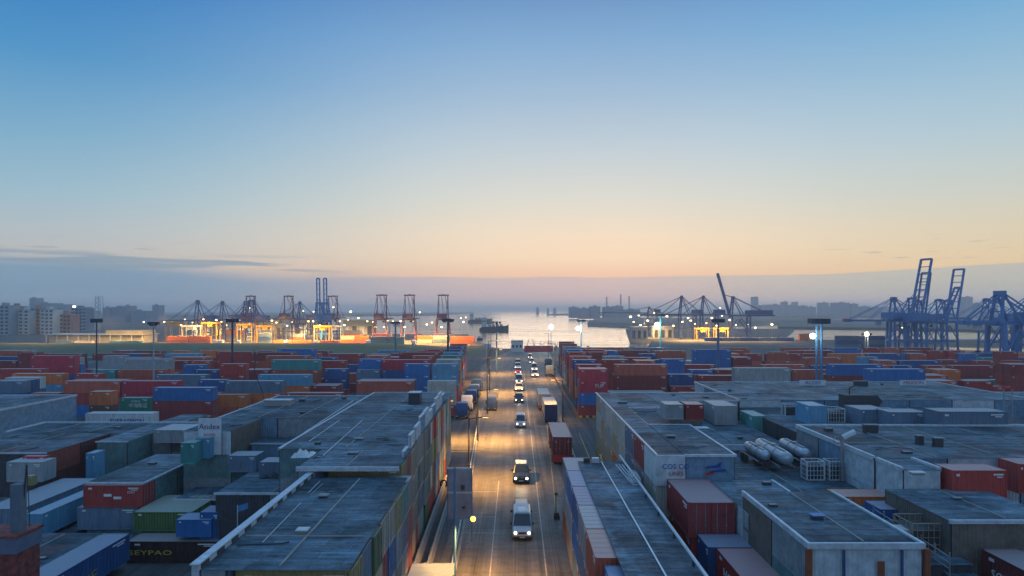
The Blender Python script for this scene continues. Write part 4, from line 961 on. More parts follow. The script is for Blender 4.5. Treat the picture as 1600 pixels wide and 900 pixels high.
# guard rail along the kerb
t = thing('guard_rail', (0, 0, 0), 'low pale guard rail following the left kerb of the street', 'guard rail')
g = [(-5.45, 50), (-5.7, 70), (-6.3, 95), (-7.0, 120), (-7.6, 140), (-8.3, 152)]
b = MB(); GP = MB().box(-.06, .06, -.06, .06, 0, .85, STEEL).mesh('post')
for (xa, ya), (xb, yb) in zip(g, g[1:]):
    for z in (.45, .75): b.beam((xa, ya, z), (xb, yb, z), .12, PALE)
    n = int((yb - ya) / 2.5)
    for i in range(n): x = xa + (xb - xa) * i / n; y = ya + (yb - ya) * i / n; link('post', GP, t).location = (x, y, 0)
b.build('rail', t)
# flag on pole in pit
t = thing('flag', W(371, 838, 4.2), 'small blue flag on a thin pole beside the parapet beam', 'flag')
MB().bar((0, 0, 0), (0, 0, 2.6), .035, PALE).build('pole', t)
b = MB()
for i in range(4):
    a0 = i / 4 * .85; a1 = (i + 1) / 4 * .85; b.face([(a0, .05 * math.sin(i * 2), 2.0 + a0 * .35), (a1, .05 * math.sin(i * 2 + 2), 2.0 + a1 * .35), (a1, .05 * math.sin(i * 2 + 2), 2.5 + a1 * .35), (a0, .05 * math.sin(i * 2), 2.5 + a0 * .35)], mat('flag_cloth', (.08, .25, .5), .8))
b.build('cloth', t)
# rusty column in the far lower left
p = W(2, 905, 6.0)
t = thing('rusty_kiosk', (p.x, p.y, 0), 'rust-streaked red and blue metal column at the left bottom edge', 'kiosk')
RUSTY = mat('rust_streaked_steel', (.22, .05, .04), .8, var=.8, scale=2.2)
MB().box(-1.5, .9, 0, 2.2, 0, 7.6, RUSTY).build('column', t); MB().box(-1.6, 1.0, -.1, 2.3, 7.6, 8.6, mat('kiosk_head', (.12, .14, .22), .6)).build('head', t); MB().box(-1.7, 1.1, -.15, 2.35, 8.6, 8.75, RUSTY).build('rim', t)
b = MB(); b.bar((.5, 1, 8.7), (.9, 1, 13), .06, DARK); b.bar((.9, 1, 13), (1.1, 1, 9), .03, DARK); b.box(.1, .75, .6, 1.2, 8.75, 11.8, mat('dull_mast', (.11, .15, .19), .7)); b.build('mast', t)
# debris in the pits, red boxes far left
crumple('debris', 'heap of dark rubbish on the low deck left of the red container stack', 70, 750, 1.25, 5, 4, 1.0, DARK, 8)
crumple('debris', 'pale crumpled sheets in the rubbish on the low left deck', 85, 740, 1.3, 2.4, 1.8, .6, PALE, 9)
cset(10, 66, 722, 6.2, 2.3, 'grey', 'pale grey-green cabin at the left edge under the flat roof', 2.2)
cset(36, 70, 713, 6.45, .8, 'crimson', 'bright red box behind the pale cabin at the left edge', 1.6)
cset(134, 148, 708, 6.3, 2, 'light blue', 'narrow bright blue box at the corner of the grey-green box roof', 3.3)
c = cset(40, 50, 744, 5.4, .8, 'yellow', 'small yellow-brown box beside the pale cabin', 1.0)

# ------------------------------------------------------------------ vehicles
HEAD = emit('headlight', (1, .93, .78), 14); TAIL = emit('tail_light', (.8, .02, .02), 1.5)
def carpaint(name, c): return mat(name, c, .28, .1, .06)
def ringbody(b, st, m):
    """st: list of (y, zb, zs, zr, wl, ws, wr)"""
    base = len(b.v); k = 8; mi = b.mi(m)
    for (y, zb, zs, zr, wl, ws, wr) in st:
        b.v += [(-wl, y, zb), (-ws, y, zs), (-wr, y, zr - .06), (-wr * .86, y, zr), (wr * .86, y, zr), (wr, y, zr - .06), (ws, y, zs), (wl, y, zb)]
    for i in range(len(st) - 1):
        for j in range(k): b.f.append((base + i * k + j, base + i * k + (j + 1) % k, base + (i + 1) * k + (j + 1) % k, base + (i + 1) * k + j)); b.m.append(mi)
    b.f.append(tuple(base + j for j in reversed(range(k)))); b.m.append(mi); b.f.append(tuple(base + (len(st) - 1) * k + j for j in range(k))); b.m.append(mi)
def car(kind, paintm, roofm=None):
    """faces -Y, front at y=0, on the ground"""
    t = thing('parked', (0, 0, 0), '', '', None); t.name = {'van': 'minibus', 'suv': 'suv', 'sedan': 'saloon_car'}[kind]
    if kind == 'van': ln, hh, w, hood, ws0, zs = 5.4, 2.35, 1.0, .75, .95, 1.25
    elif kind == 'suv': ln, hh, w, hood, ws0, zs = 4.8, 1.85, .95, 1.25, 1.0, 1.1
    else: ln, hh, w, hood, ws0, zs = 4.6, 1.5, .9, 1.3, .95, .92
    zh = zs
    wr = w * (.86 if kind == 'van' else .78); rs = hood + (.75 if kind != 'van' else .7)
    st = [(0, .35, .55, zh - .32, w * .86, w * .88, w * .82), (.12, .28, .6, zh - .14, w * .93, w * .95, w * .9), (hood, .25, .7, zh, w * .98, w, w * .93),
          (rs, .25, zs, hh - .05, w, w, wr), (rs + .5, .25, zs, hh, w, w, wr)]
    if kind == 'sedan': st += [(ln - 1.5, .25, zs, hh, w, w, wr), (ln - .75, .28, zs - .1, zs + .06, w, w * .98, w * .9), (ln, .35, .6, zs - .05, w * .9, w * .92, w * .86)]
    else: st += [(ln - .5, .28, zs, hh, w, w, wr), (ln - .02, .35, zs, hh - .25, w * .95, w * .95, wr * .95)]
    b = MB(); ringbody(b, st, paintm)
    b.box(-w * .9, w * .9, -.06, .1, .3, .52, DARK); b.build('body', t)
    if roofm:
        MB().box(-wr * .84, wr * .84, rs + .15, ln - .6, hh + .002, hh + .05, roofm).build('roof_panel', t)
    # glass
    g = MB(); g.face([(-w * .88, hood + .03, zh + .02), (w * .88, hood + .03, zh + .02), (wr * .88, rs - .03, hh - .06 + .02), (-wr * .88, rs - .03, hh - .06 + .02)], GLASS)
    for v in range(len(g.v)): g.v[v] = (g.v[v][0], g.v[v][1] - .02, g.v[v][2] + .02)
    g.build('windscreen', t)
    for s in (-1, 1):
        y1 = ln - (.9 if kind != 'sedan' else 1.35); g = MB(); g.face([(s * (w + .012), rs + .0, zs + .04), (s * (w + .012), y1, zs + .04), (s * (wr + .035), y1, hh - .14), (s * (wr + .035), rs + .1, hh - .14)], GLASS); g.build('side_window', t)
        m = MB(); m.box(*sorted((s * w, s * (w + .2))), hood + .35, hood + .5, zs + .05, zs + .28, DARK); m.build('mirror', t)
        hl = MB(); hl.bar((s * w * .68, -.035, zh - .42), (s * w * .68, .02, zh - .42), .12, HEAD, n=10); hl.build('headlight', t)
        for y in (.85, ln - .95): wh = MB(); wh.bar((s * (w - .2), y, .34), (s * (w + .02), y, .34), .34, RUBBER, n=14); wo = wh.build('wheel', t); ri_ = MB(); ri_.bar((s * (w + .02), y, .34), (s * (w + .035), y, .34), .2, STEEL, n=10); ri_.build('rim', wo)
    g = MB(); g.box(-w * .4, w * .4, -.035, .03, zh - .52, zh - .34, DARK); g.build('grille', t)
    g = MB(); g.box(-.26, .26, -.075, -.06, .36, .48, PALE); g.build('number_plate', t)
    return t
PW = carpaint('white_car_paint', (.68, .68, .68)); PN = carpaint('navy_car_paint', (.02, .035, .075)); PS = carpaint('silver_car_paint', (.36, .37, .38)); PR = carpaint('red_car_paint', (.35, .03, .03)); PB = carpaint('beige_car_paint', (.5, .44, .33))
def beams(x, y, p=60):
    l = bpy.data.lights.new('headlight_beam', 'SPOT'); l.energy = p; l.spot_size = R(70); l.spot_blend = .8; l.color = (1, .9, .72); l.shadow_soft_size = .1
    o = bpy.data.objects.new('headlight_beam', l); COL.objects.link(o); o.location = (x, y - .3, .8); o.rotation_euler = (R(-80 + 160 - 3 + 0), 0, 0)
    o.rotation_euler = (R(-78), 0, 0); return o
def place(t, px, py, label, cat, s=1.0, beam=0, group='vehicles queuing toward the camera on the street'):
    p = W(px, py); t.location = (p.x, p.y, .008); t.scale = (s, s, s); tag(t, label, cat, group)
    if beam:
        o = beams(0, 0, beam); o.parent = t
    return t
v1 = car('van', PW, PALE); place(v1, 816, 846, 'white minibus nearest the camera on the street', 'minibus', 1.0, 0)
# roof bulge on the nearest minibus
b = MB(); ringbody(b, [(1.7, 2.30, 2.33, 2.36, .1, .1, .1), (1.9, 2.30, 2.36, 2.46, .62, .6, .5), (2.9, 2.3, 2.4, 2.5, .68, .66, .55), (3.5, 2.3, 2.33, 2.4, .4, .4, .3)], PW); b.build('roof_bulge', v1)
v2 = car('suv', PN, PB); place(v2, 814, 800, 'dark car with lit roof directly behind the nearest white minibus', 'car', 1, 150)
v2.location.y = 72.2
v3 = car('suv', PN, PW); place(v3, 814.5, 757, 'dark blue off-roader with white roof and bright headlights', 'car', 1.15, 260)
v4 = car('van', PW, PALE); place(v4, 813.5, 669, 'white van alone in mid street', 'van', .98, 150)
rest = [('suv', PN, None, 811, 630, 1.15, 'navy pickup in the middle of the street queue'), ('sedan', PW, PW, 811, 612, 1.35, 'white saloon directly behind the navy pickup in the queue'),
        ('van', PB, PW, 811, 600, 1.15, 'beige van ahead of the farthest cars in the left queue'), ('sedan', PR, PW, 809.5, 585, 1.4, 'red car with pale roof behind the beige van'), ('sedan', PW, PW, 809, 577, 1.45, 'white car second from the end of the left queue'), ('sedan', PR, PW, 809, 571, 1.5, 'last small red car of the left queue'),
        ('suv', PW, PW, 836, 590, 1.3, 'white car leading the right hand queue'), ('van', PB, PW, 835, 580, 1.15, 'beige van second in the right hand queue'), ('sedan', PS, PW, 831, 568.5, 1.3, 'silver car third in the right hand queue'), ('van', PB, PW, 828, 561, 1.0, 'pale van last in the right hand queue near the road end')]
protos = {}
for kind, pm, rm, px, py, s_, lab in rest:
    t = car(kind, pm, rm); place(t, px, py, lab, {'van': 'van', 'suv': 'car', 'sedan': 'car'}[kind], s_, 120)
# container lorries
def lorry(x, y, rearcol, label, ln=12.19, h=2.6, away=True, s=1.0, second=None, cab=BLUEP):
    t = thing('container_lorry', (x, y, 0), label, 'lorry', 'container lorries on the right of the street'); t.scale = (s, s, s)
    b = MB(); b.box(-.45, .45, .1, ln, .95, 1.2, DARK); b.box(-1.2, 1.2, .02, .15, .6, 1.2, DARK); b.build('trailer_frame', t)
    for sy in (1.2, 2.5, ln - 1.2):
        for sx in (-1, 1): MB().bar((sx * .75, sy, .5), (sx * 1.15, sy, .5), .5, RUBBER, n=14).build('wheel', t)
    ringm = MB(); ringbody(ringm, [(ln + .5, .6, 1.6, 2.8, 1.15, 1.18, 1.1), (ln + 2.2, .6, 1.6, 2.8, 1.15, 1.18, 1.1), (ln + 2.6, .6, 1.6, 2.2, 1.1, 1.12, 1.0)], cab); ringm.build('cab', t)
    for sx in (-1, 1): MB().bar((sx * .75, ln + 1.8, .5), (sx * 1.15, ln + 1.8, .5), .5, RUBBER, n=14).build('wheel', t)
    for sx in (-1, 1): tl = MB(); tl.box(sx * .9 - .15, sx * .9 + .15, -.02, .02, .75, .9, TAIL); tl.build('tail_light', t)
    return t
def load(t, col, label, ln=12.1, s=1.0, z=1.22):
    return container(t.location.x, t.location.y + ln / 2 * s, z * s, L40, col, label, None, R(-90), True, 2.6 * s, 2.5 * s, ln * s)
t = lorry(7.0, 101.5, None, 'container lorry carrying the dark red container, rear to camera', 12.2, s=1.12)
c = container(7.0, 101.5 + 6.9, 1.36, L40, 'dark red', 'dark red container with white markings on the nearest lorry', None, R(-90), True, 2.75, 2.85, 13.5)
for ch in c.children: ch.color = (.24, .03, .035, 1)
b = MB(); b.box(-1.43, 1.43, -.06, .05, .35, 1.34, mat('red_tailboard', (.42, .03, .03), .5)); o = b.build('tailboard', t); 
for s_, z_ in ((-.8, 1.9), (.75, 1.9)): o = lettering('O', .35, WHITE, (L40 / 2 + .04, s_, z_), '+x', c)
t = lorry(6.9 + .35, 138.5, None, 'container lorry with a navy rear and pink-grey roof, second from camera', 12.2, s=1.0); 
container(7.25, 138.5 + 6.2, 1.22, L40, 'cream', 'pale pink-topped container with navy doors on the second lorry', None, R(-90), True, 2.6, 2.6, 12.3)
MB().box(-1.28, 1.28, -.09, -.02, .7, 3.75, mat('navy_rear', (.02, .03, .09), .4)).build('rear_panel', t)
t = lorry(6.6, 155.5, None, 'third container lorry in the right lane carrying a pale container', 12.2, s=1.0, cab=PW)
container(6.6, 155.5 + 6.2, 1.22, L40, 'cream', 'pale container on the third lorry in the right lane', None, R(-90), True, 2.6, 2.6, 12.3)
# tractor units parked on the left lot
def tractor(px, py, m, label, s=1.0, load_=None, group='tractor units parked beside the left yard'):
    p = W(px, py); t = thing('tractor_unit', (p.x, p.y, 0), label, 'lorry', group); t.scale = (s, s, s)
    b = MB(); ringbody(b, [(0, .5, 1.0, 1.55, 1.1, 1.15, 1.1), (.08, .45, 1.2, 2.1, 1.18, 1.2, 1.12), (.35, .45, 1.5, 3.0, 1.2, 1.22, 1.1), (2.0, .45, 1.5, 3.15, 1.2, 1.22, 1.1), (2.1, .6, 1.5, 3.0, 1.15, 1.2, 1.05)], m); b.box(-1.15, 1.15, -.1, .2, .4, .8, DARK); b.build('cab', t)
    g = MB(); g.face([(-1.0, .03, 1.75), (1.0, .03, 1.75), (.98, .30, 2.8), (-.98, .30, 2.8)], GLASS); g.build('windscreen', t)
    b = MB(); b.box(-.45, .45, 2.1, 6.0, .8, 1.05, DARK); b.bar((0, 4.6, 1.05), (0, 4.6, 1.2), .5, STEEL, n=12); b.build('chassis', t)
    for sx in (-1, 1):
        for y in (1.0, 4.3, 5.4): MB().bar((sx * .75, y, .5), (sx * 1.2, y, .5), .5, RUBBER, n=14).build('wheel', t)
        MB().box(*sorted((sx * 1.2, sx * 1.42)), .3, .42, 1.7, 2.5, DARK).build('mirror', t)
        MB().box(sx * .85 - .15, sx * .85 + .15, -.12, -.08, .5, .68, PALE).build('headlight', t)
    return t
TB = carpaint('blue_lorry_paint', (.03, .07, .2))
for px, py, m, lab in ((721, 655, TB, 'dark blue tractor unit at the front of the parked row'), (729, 643, PW, 'white tractor unit second in the parked row'), (736, 632, TB, 'blue tractor unit third in the parked row'), (741, 622, PS, 'silver tractor unit fourth in the parked row'), (745, 612, TB, 'navy tractor unit last in the parked row')):
    tractor(px, py, m, lab, 1.1)
t = tractor(859, 588, PB, 'yellow-beige lorry facing camera at the right yard corner', 1.15, group='vehicles queuing toward the camera on the street')
t = tractor(857, 573, carpaint('grey_lorry_paint', (.12, .14, .13)), 'dark grey-green lorry behind the beige one near the right yard', 1.1, group='vehicles queuing toward the camera on the street')
# covered lorry on the left kerb under the lamps
t = tractor(768, 642, TB, 'blue lorry with covered load at the left kerb below two lamp poles', .95)
t['group'] = 'lorries by the left kerb'
MB().box(-1.2, 1.2, 2.3, 8.2, 1.1, 3.3, mat('lorry_cover', (.40, .34, .24), .6)).build('cover', t)
# dark motor pump / machine at the right kerb (868,770-805)
t = thing('kerb_machine', W(870, 812), 'small dark machine with an upright rod at the foot of the street-side container row', 'machine')
b = MB(); b.box(-.3, .25, -.3, .4, .1, .8, DARK); b.bar((-.1, 0, .8), (-.1, 0, 2.9), .06, DARK); b.box(-.25, .1, -.1, .1, 2.7, 2.95, DARK); b.build('body', t)
for sx in (-.3, .28): MB().bar((sx, .0, .2), (sx + .05, 0, .2), .2, RUBBER, n=10).build('wheel', t)
# yellow-black kerb strips below the yard fronts
for (xa, xb, y, lab) in ((-19.5, -12.2, 146.2, 'yellow and black striped kerb below the cream stack, left yard'), (13.6, 20.0, 146.2, 'yellow and black striped kerb below the crimson stack, right yard')):
    b = MB(); n = 9
    for i in range(n): x = xa + (xb - xa) * i / n; b.box(x, x + (xb - xa) / n - .002, y - .3, y, 0, .4, YEL if i % 2 == 0 else DARK)
    tag(b.build('striped_kerb'), lab, 'kerb')
b = MB(); b.box(13.2, 13.5, 146, 258, .0, .7, mat('rust_rail', (.30, .14, .06), .7)); tag(b.build('yard_rail'), 'long rusty rail along the street side of the right yard', 'rail')

# ------------------------------------------------------------------ mast lights
bm = bmesh.new(); bmesh.ops.create_icosphere(bm, subdivisions=2, radius=1); GLOBE = {}
def globe(m):
    if m.name not in GLOBE:
        me = bpy.data.meshes.new('lamp'); b_ = bmesh.new(); bmesh.ops.create_icosphere(b_, subdivisions=2, radius=1); b_.to_mesh(me); b_.free(); me.materials.append(m); GLOBE[m.name] = me
    return GLOBE[m.name]
COOL = emit('cool_floodlight', (.82, 1, .95), 60); WARM = emit('warm_floodlight', (1, .62, .22), 7); WARMW = emit('warm_white_floodlight', (1, .78, .42), 11)
MBLUE = mat('mast_blue', (.06, .16, .30), .5); MDARK = mat('mast_dark', (.03, .05, .09), .5); MGREY = mat('mast_grey', (.30, .36, .42), .5)
def mast(px, ytop, y, label, m, wpx=4, lit=None, heads=8, twin=0):
    """high mast at depth y, top at photo row ytop"""
    h = HC - (ytop - VY) * y / F; x = (px - VX) * y / F; r = wpx * y / F / 2
    t = thing('high_mast', (x, y, 0), label, 'light mast', 'high light masts over the yards')
    for k in range(1 + (1 if twin else 0)):
        b = MB(); b.bar((k * twin, 0, 0), (k * twin, 0, h), r, m, r * .7, n=10); b.build('pole', t)
        b = MB(); rr = r * 2.6 + .4; ring(b, (k * twin, 0, h), rr * .8, .09, MDARK, 'z', 14, 4)
        b.box(k * twin - rr, k * twin + rr, -.1, .1, h - .05, h + .1, MDARK)
        for i in range(heads):
            a = 2 * math.pi * i / heads; cx, cy = math.cos(a) * rr, math.sin(a) * rr; q_ = .28 + r * .35; b.box(k * twin + cx - q_, k * twin + cx + q_, cy - q_ * .7, cy + q_ * .7, h - q_ * 1.5 - (.25 if i % 2 else 0), h + .15, MDARK)
        b.build('lamp_ring', t)
    if lit:
        o = link('lamp', globe(lit[0]), t); o.location = (lit[2] if len(lit) > 2 else 0, -r * 2.6 - .5, h - (lit[3] if len(lit) > 3 else .2)); o.scale = (lit[1],) * 3
    return t
mast(151, 499, 165, 'dark high mast rising in front of the warehouse on the far left', MDARK, 2.6)
mast(240, 504, 165, 'thin pale high mast at the left, right of the dark one', MGREY, 3.0, heads=4)
mast(363, 499, 190, 'dark blue high mast in front of the orange crane lights, left', MDARK, 4)
mast(618, 503, 330, 'teal high mast behind the left yard, near the red cranes', mat('mast_teal', (.04, .22, .26), .5), 3.6)
mast(700, 499, 215, 'dark blue high mast at the rear right of the left yard', MDARK, 4.2)
mast(776, 503, 250, 'slim high mast beside the left lane of the road', MBLUE, 2.6, heads=4)
mast(861, 510, 385, 'pale mast with a bright white lamp over the water, centre', MGREY, 1.6, (COOL, 1.2))
mast(908, 500, 330, 'grey high mast by the water right of centre, a lamp at its left', MGREY, 3.2, (COOL, .9, -1.6, 4))
mast(1032, 491, 300, 'teal high mast with a bright greenish white lamp, right of centre', mat('mast_teal', (.04, .22, .26), .5), 3.4, (COOL, 1.15, -1.8, 4.8))
mast(1122, 499, 190, 'pale blue high mast with dark head above the middle of the right yard', MBLUE, 4.5)
mast(1276, 499, 130, 'twin blue high masts with a bright lamp at the left, above the wide blue roof', mat('twin_mast_blue', (.06, .16, .30), .7), 5.2, (COOL, .5, -1.3, 3.1), twin=.9)
t = mast(1352, 521, 300, 'low yellow-lit floodlight mast at the right yard', MGREY, 2, (WARMW, .9), twin=1.2)
sodium((t.location.x, 300, 12), 9000, .5, (1, .8, .45), 170, 1)
for (x, y, z, p, c_) in ((14.9, 380, 12, 5000, (.85, 1, .95)), (30, 325, 13, 4000, (.85, 1, .95)), (62, 296, 15, 3500, (.8, 1, .95))): sodium((x, y, z), p, .5, c_, 170, 1)

# ------------------------------------------------------------------ cranes
CBLUE = mat('crane_blue', (.06, .19, .42), .5, var=.2); CNAVY = mat('crane_navy', (.04, .09, .26), .5, var=.2); CRED = mat('crane_maroon', (.17, .05, .11), .55, var=.2)
CTIP = mat('crane_tip_red', (.5, .05, .04), .5); CYEL = mat('crane_yellow', (.55, .30, .03), .5)
def crane(px, y, label, m, hg=17, ha=29, boom='down', blen=34, back=16, gauge=11, wid=9, rz=0, tip=None, bang=80, thick=.55, base=0, split=0, group='quay cranes', apexw=None):
    """ship-to-shore crane. local +X = boom direction (over the water). legs at x=0 and x=-gauge"""
    x = (px - VX) * y / F
    t = thing('quay_crane', (x, y, base), label, 'crane', group, rz)
    k = thick
    for lx in (0, -gauge):
        for ly in (-wid / 2, wid / 2):
            b = MB(); b.beam((lx, ly, 0), (lx, ly * .8, hg), k * 1.3, m); b.box(lx - 1.2, lx + 1.2, ly - .5, ly + .5, 0, .9, DARK); b.build('leg', t)
    b = MB()
    for lx in (0, -gauge): b.beam((lx, -wid / 2, hg * .35), (lx, wid / 2, hg * .35), k, m); b.beam((lx, -wid * .4, hg), (lx, wid * .4, hg), k * 1.2, m)
    for ly in (-wid / 2, wid / 2):
        b.beam((0, ly, hg * .35), (-gauge, ly, hg * .35), k, m); b.beam((0, ly, hg * .36), (-gauge / 2, ly * .9, hg * .9), k * .6, m); b.beam((-gauge, ly, hg * .36), (-gauge / 2, ly * .9, hg * .9), k * .6, m)
    b.build('portal_frame', t)
    b = MB()
    for ly in (-1.6, 1.6): b.beam((1, ly, hg + .5), (-gauge - back, ly, hg + .5), k * 1.3, m)
    n = 6
    for i in range(n + 1): xx = 1 - (gauge + back + 1) * i / n; b.beam((xx, -1.6, hg + .5), (xx, 1.6, hg + .5), k * .6, m)
    b.build('girder', t)
    # apex frame
    b = MB()
    aw = apexw or 1.8; lw = apexw * 1.06 if apexw else 3.24
    for ly in (-aw, aw):
        sg_ = 1 if ly > 0 else -1
        b.beam((0, sg_ * lw, hg), (-1.5, ly, ha), k, m); b.beam((-gauge * .7, sg_ * lw * 1.15, hg), (-1.5, ly, hg + (ha - hg) * (.45 if apexw else 1)), k * .7, m)
        b.beam((-1.5, ly, ha), (-gauge - back + 2, ly, hg + .6), k * .45, m)
    b.beam((-1.5, -aw - .8, ha), (-1.5, aw + .8, ha), k * 1.5, m); b.box(-2.2, -.6, -.9, .9, ha, ha + .7, m)
    for hh_ in (() if apexw else (.4, .7)): b.beam((-1.2 * hh_, -3 + 1.2 * hh_, hg + (ha - hg) * hh_), (-1.2 * hh_, 3 - 1.2 * hh_, hg + (ha - hg) * hh_), k * .5, m)
    b.build('apex_frame', t)
    # boom
    b = MB(); bx = 1
    if boom == 'down': e = Vector((blen, 0, 0))
    else: e = Vector((math.cos(R(bang)) * blen, 0, math.sin(R(bang)) * blen))
    o_ = Vector((bx, 0, hg + .5)); bw = 1.6 + split
    for ly in (-bw, bw): b.beam(o_ + Vector((0, ly, 0)), o_ + e + Vector((0, ly, 0)), k * 1.25, m)
    n = 8
    for i in range(1, n + 1): q = o_ + e * (i / n); b.beam(q + Vector((0, -bw, 0)), q + Vector((0, bw, 0)), k * (.6 if i < n else 1.4), m)
    bo = b.build('boom', t)
    if tip: q = o_ + e; MB().box(q.x - 3, q.x + .4, -1.9, 1.9, q.z - .8, q.z + 1.0, tip).build('boom_tip', bo)
    b = MB(); ap = Vector((-1.5, 0, ha))
    if boom == 'down':
        for f in (.45, .92):
            for ly in (-1.5, 1.5): b.beam(ap + Vector((0, ly, 0)), o_ + e * f + Vector((0, ly, .3)), k * .35, m)
    else:
        for ly in (-1.5, 1.5): b.beam(ap + Vector((0, ly, 0)), o_ + e * .5 + Vector((0, ly, 0)), k * .3, m)
    b.build('stay', t)
    MB().box(-gauge - back + 2, -gauge + 2, -3.2, 3.2, hg + 1.2, hg + 4.6, m).build('machinery_house', t)
    b = MB(); xx = 6 if boom == 'down' else -gauge / 2; b.box(xx, xx + 2.2, -1.1, 1.1, hg - 2.4, hg - .1, PALE); b.box(xx - .02, xx + .5, -.9, .9, hg - 2.1, hg - 1.0, GLASS); b.build('operator_cab', t)
    return t
U90 = R(90)
# left group: maroon cranes seen from behind (boom pointing away), navy ones side on
for px, y, lab in ((597, 520, 'maroon portal crane, third from the right end of the left quay'), (640.5, 520, 'maroon portal crane, second from the right end of the left quay'), (693, 520, 'maroon portal crane nearest the open water on the left quay'),
                   (521, 560, 'maroon portal crane just right of the two raised booms'), (452, 560, 'maroon portal crane left of the two raised booms'), (393, 560, 'maroon portal crane behind the yellow gantries, farthest left')):
    crane(px, y, lab, CRED, 15.5, 34, 'down', 30, 8, 9, 11, rz=U90, thick=.62, split=.9, apexw=3.4)
for px, lab in ((498, 'navy crane with boom raised, left of the twin raised booms'), (509, 'navy crane with boom raised, right of the twin raised booms')):
    crane(px, 520, lab, CBLUE, 14, 28, 'up', 33, 8, 9, 8, rz=U90 + R(20), bang=80, thick=.8, split=-.55)
for px, y, d, lab in ((306, 540, 1, 'navy tent-shaped crane farthest left on the left quay'), (345, 600, 1, 'navy tent-shaped crane second from left on the left quay'), (383, 600, 0, 'navy tent-shaped crane behind the dark mast, left quay'), (391, 520, 0, 'navy tent-shaped crane with a lamp right of the dark mast'), (466, 620, 1, 'hazy navy crane behind the left quay, near the raised booms')):
    crane(px, y, lab, CNAVY, 14, 30, 'down', 22, 10, 10, 9, rz=R(180) if d else R(150), thick=.7)
# right of centre
for px, y, lab in ((1062, 540, 'blue crane with apex over the pier, left of three'), (1096, 540, 'blue crane on the pier, middle of three')):
    crane(px, y, lab, CNAVY, 18.5, 33.5, 'down', 30, 8, 12, 9, rz=R(180), thick=.75)
crane(1142, 540, 'blue crane on the pier with its boom raised high', CNAVY, 18, 33, 'up', 34, 20, 14, 9, rz=R(180), bang=74, thick=.9)
crane(1012, 780, 'small hazy crane with long low boom beyond the pier', CRED, 19, 26, 'down', 55, 6, 10, 8, rz=R(180), thick=.7)
# right big group
crane(1392, 385, 'blue quay crane with red boom tip pointing left, right group', CBLUE, 16.5, 29.5, 'down', 25, 10, 12, 9, rz=R(180), tip=CTIP, thick=.85)
crane(1428, 370, 'tallest blue crane of the right group, double boom raised', CBLUE, 17, 29, 'up', 34, 10, 12, 10, rz=R(20), bang=76, thick=.75, split=1.6)
crane(1436, 400, 'blue crane with slightly lower raised boom behind the tallest one', CNAVY, 16, 28, 'up', 29, 10, 12, 10, rz=R(30), bang=77, thick=.65, split=1.0)
crane(1484, 385, 'blue crane with raised pale boom, second tallest of the right group', CBLUE, 16, 28, 'up', 30, 10, 12, 10, rz=R(20), bang=78, thick=.7, split=1.5)
crane(1471, 360, 'blue crane with a short slanting jib between the two tall booms', CBLUE, 16, 28, 'up', 20, 10, 12, 9, rz=R(8), bang=66, thick=.6)
crane(1537, 365, 'blue tent-shaped crane right of the tall booms', CBLUE, 16.5, 28.5, 'down', 20, 16, 12, 9, rz=R(180), thick=.6)
crane(1556, 264, 'massive blue crane nearest the right picture edge', CBLUE, 17.5, 29.5, 'down', 12, 10, 11, 11, rz=R(180), thick=1.1)
crane(1606, 325, 'blue crane cut by the right picture edge', CBLUE, 18, 30, 'down', 14, 14, 10, 11, rz=R(180), thick=1.0)
# boom signboards on the right cranes
for px, y, h, w_, tx, m_, lab in ((1487, 362, 17.6, 14, 'SRVN-GMGS', CBLUE, 'blue lettered board on the crane girder in the right group'), (1535, 350, 19, 8, '"APTEL', PALE, 'pale lettered board with red writing on the right cranes')):
    p = Vector(((px - VX) * (y - 4) / F, y - 9, h)); t = thing('crane_sign', p, lab, 'sign'); MB().box(-w_ / 2, w_ / 2, 0, .3, -1.2, 1.4, m_).build('board', t); lettering(tx, 1.8, WHITE if m_ is CBLUE else RED, (0, -.05, 0), '-y', t)

# yellow rubber-tyred gantries on the left quay
def gantry(px, y, label, h=13, w=10, m=CYEL):
    x = (px - VX) * y / F; t = thing('yard_gantry', (x, y, .2), label, 'gantry crane', 'yard gantries on the left quay')
    for sx in (-1, 1):
        for sy in (0, 6): MB().beam((sx * w / 2, sy, 0), (sx * w / 2, sy, h), .5, m).build('leg', t)
    b = MB(); b.box(-w / 2 - .6, w / 2 + .6, -.5, .5, h, h + 1.1, m); b.box(-w / 2 - .6, w / 2 + .6, 5.5, 6.5, h, h + 1.1, m); b.build('crossbeam', t)
    MB().box(-1.5, 2, .2, 5.8, h - 2.0, h - .05, m).build('trolley', t); return t
for px, y, lab in ((296, 470, 'lit gantry farthest left on the lit quay'), (327, 480, 'slim gantry second from left on the lit quay'), (413, 470, 'lit gantry right of the dark high mast'), (436, 480, 'lit gantry beside the navy cranes'), (503, 462, 'bright yellow gantry at the foot of the raised booms'), (521, 470, 'lit gantry right of the raised booms'), (618, 480, 'lit gantry between the maroon cranes'), (358, 490, 'lit gantry just left of the dark high mast'), (382, 476, 'lit gantry behind the dark high mast, right of it'), (463, 492, 'lit gantry between the navy cranes and the raised booms'), (270, 500, 'lit gantry at the dim left end of the lit quay')):
    gantry(px, y, lab, 13 - (px % 3), 10, (CYEL, MGREY, CYEL, CNAVY, CYEL)[px % 5] if px not in (503, 413) else CYEL)
for px, y, lab in ((1098, 520, 'yellow gantry under the pier cranes, left'), (1128, 520, 'yellow gantry under the pier cranes, right')): gantry(px, y, lab, 8, 9)
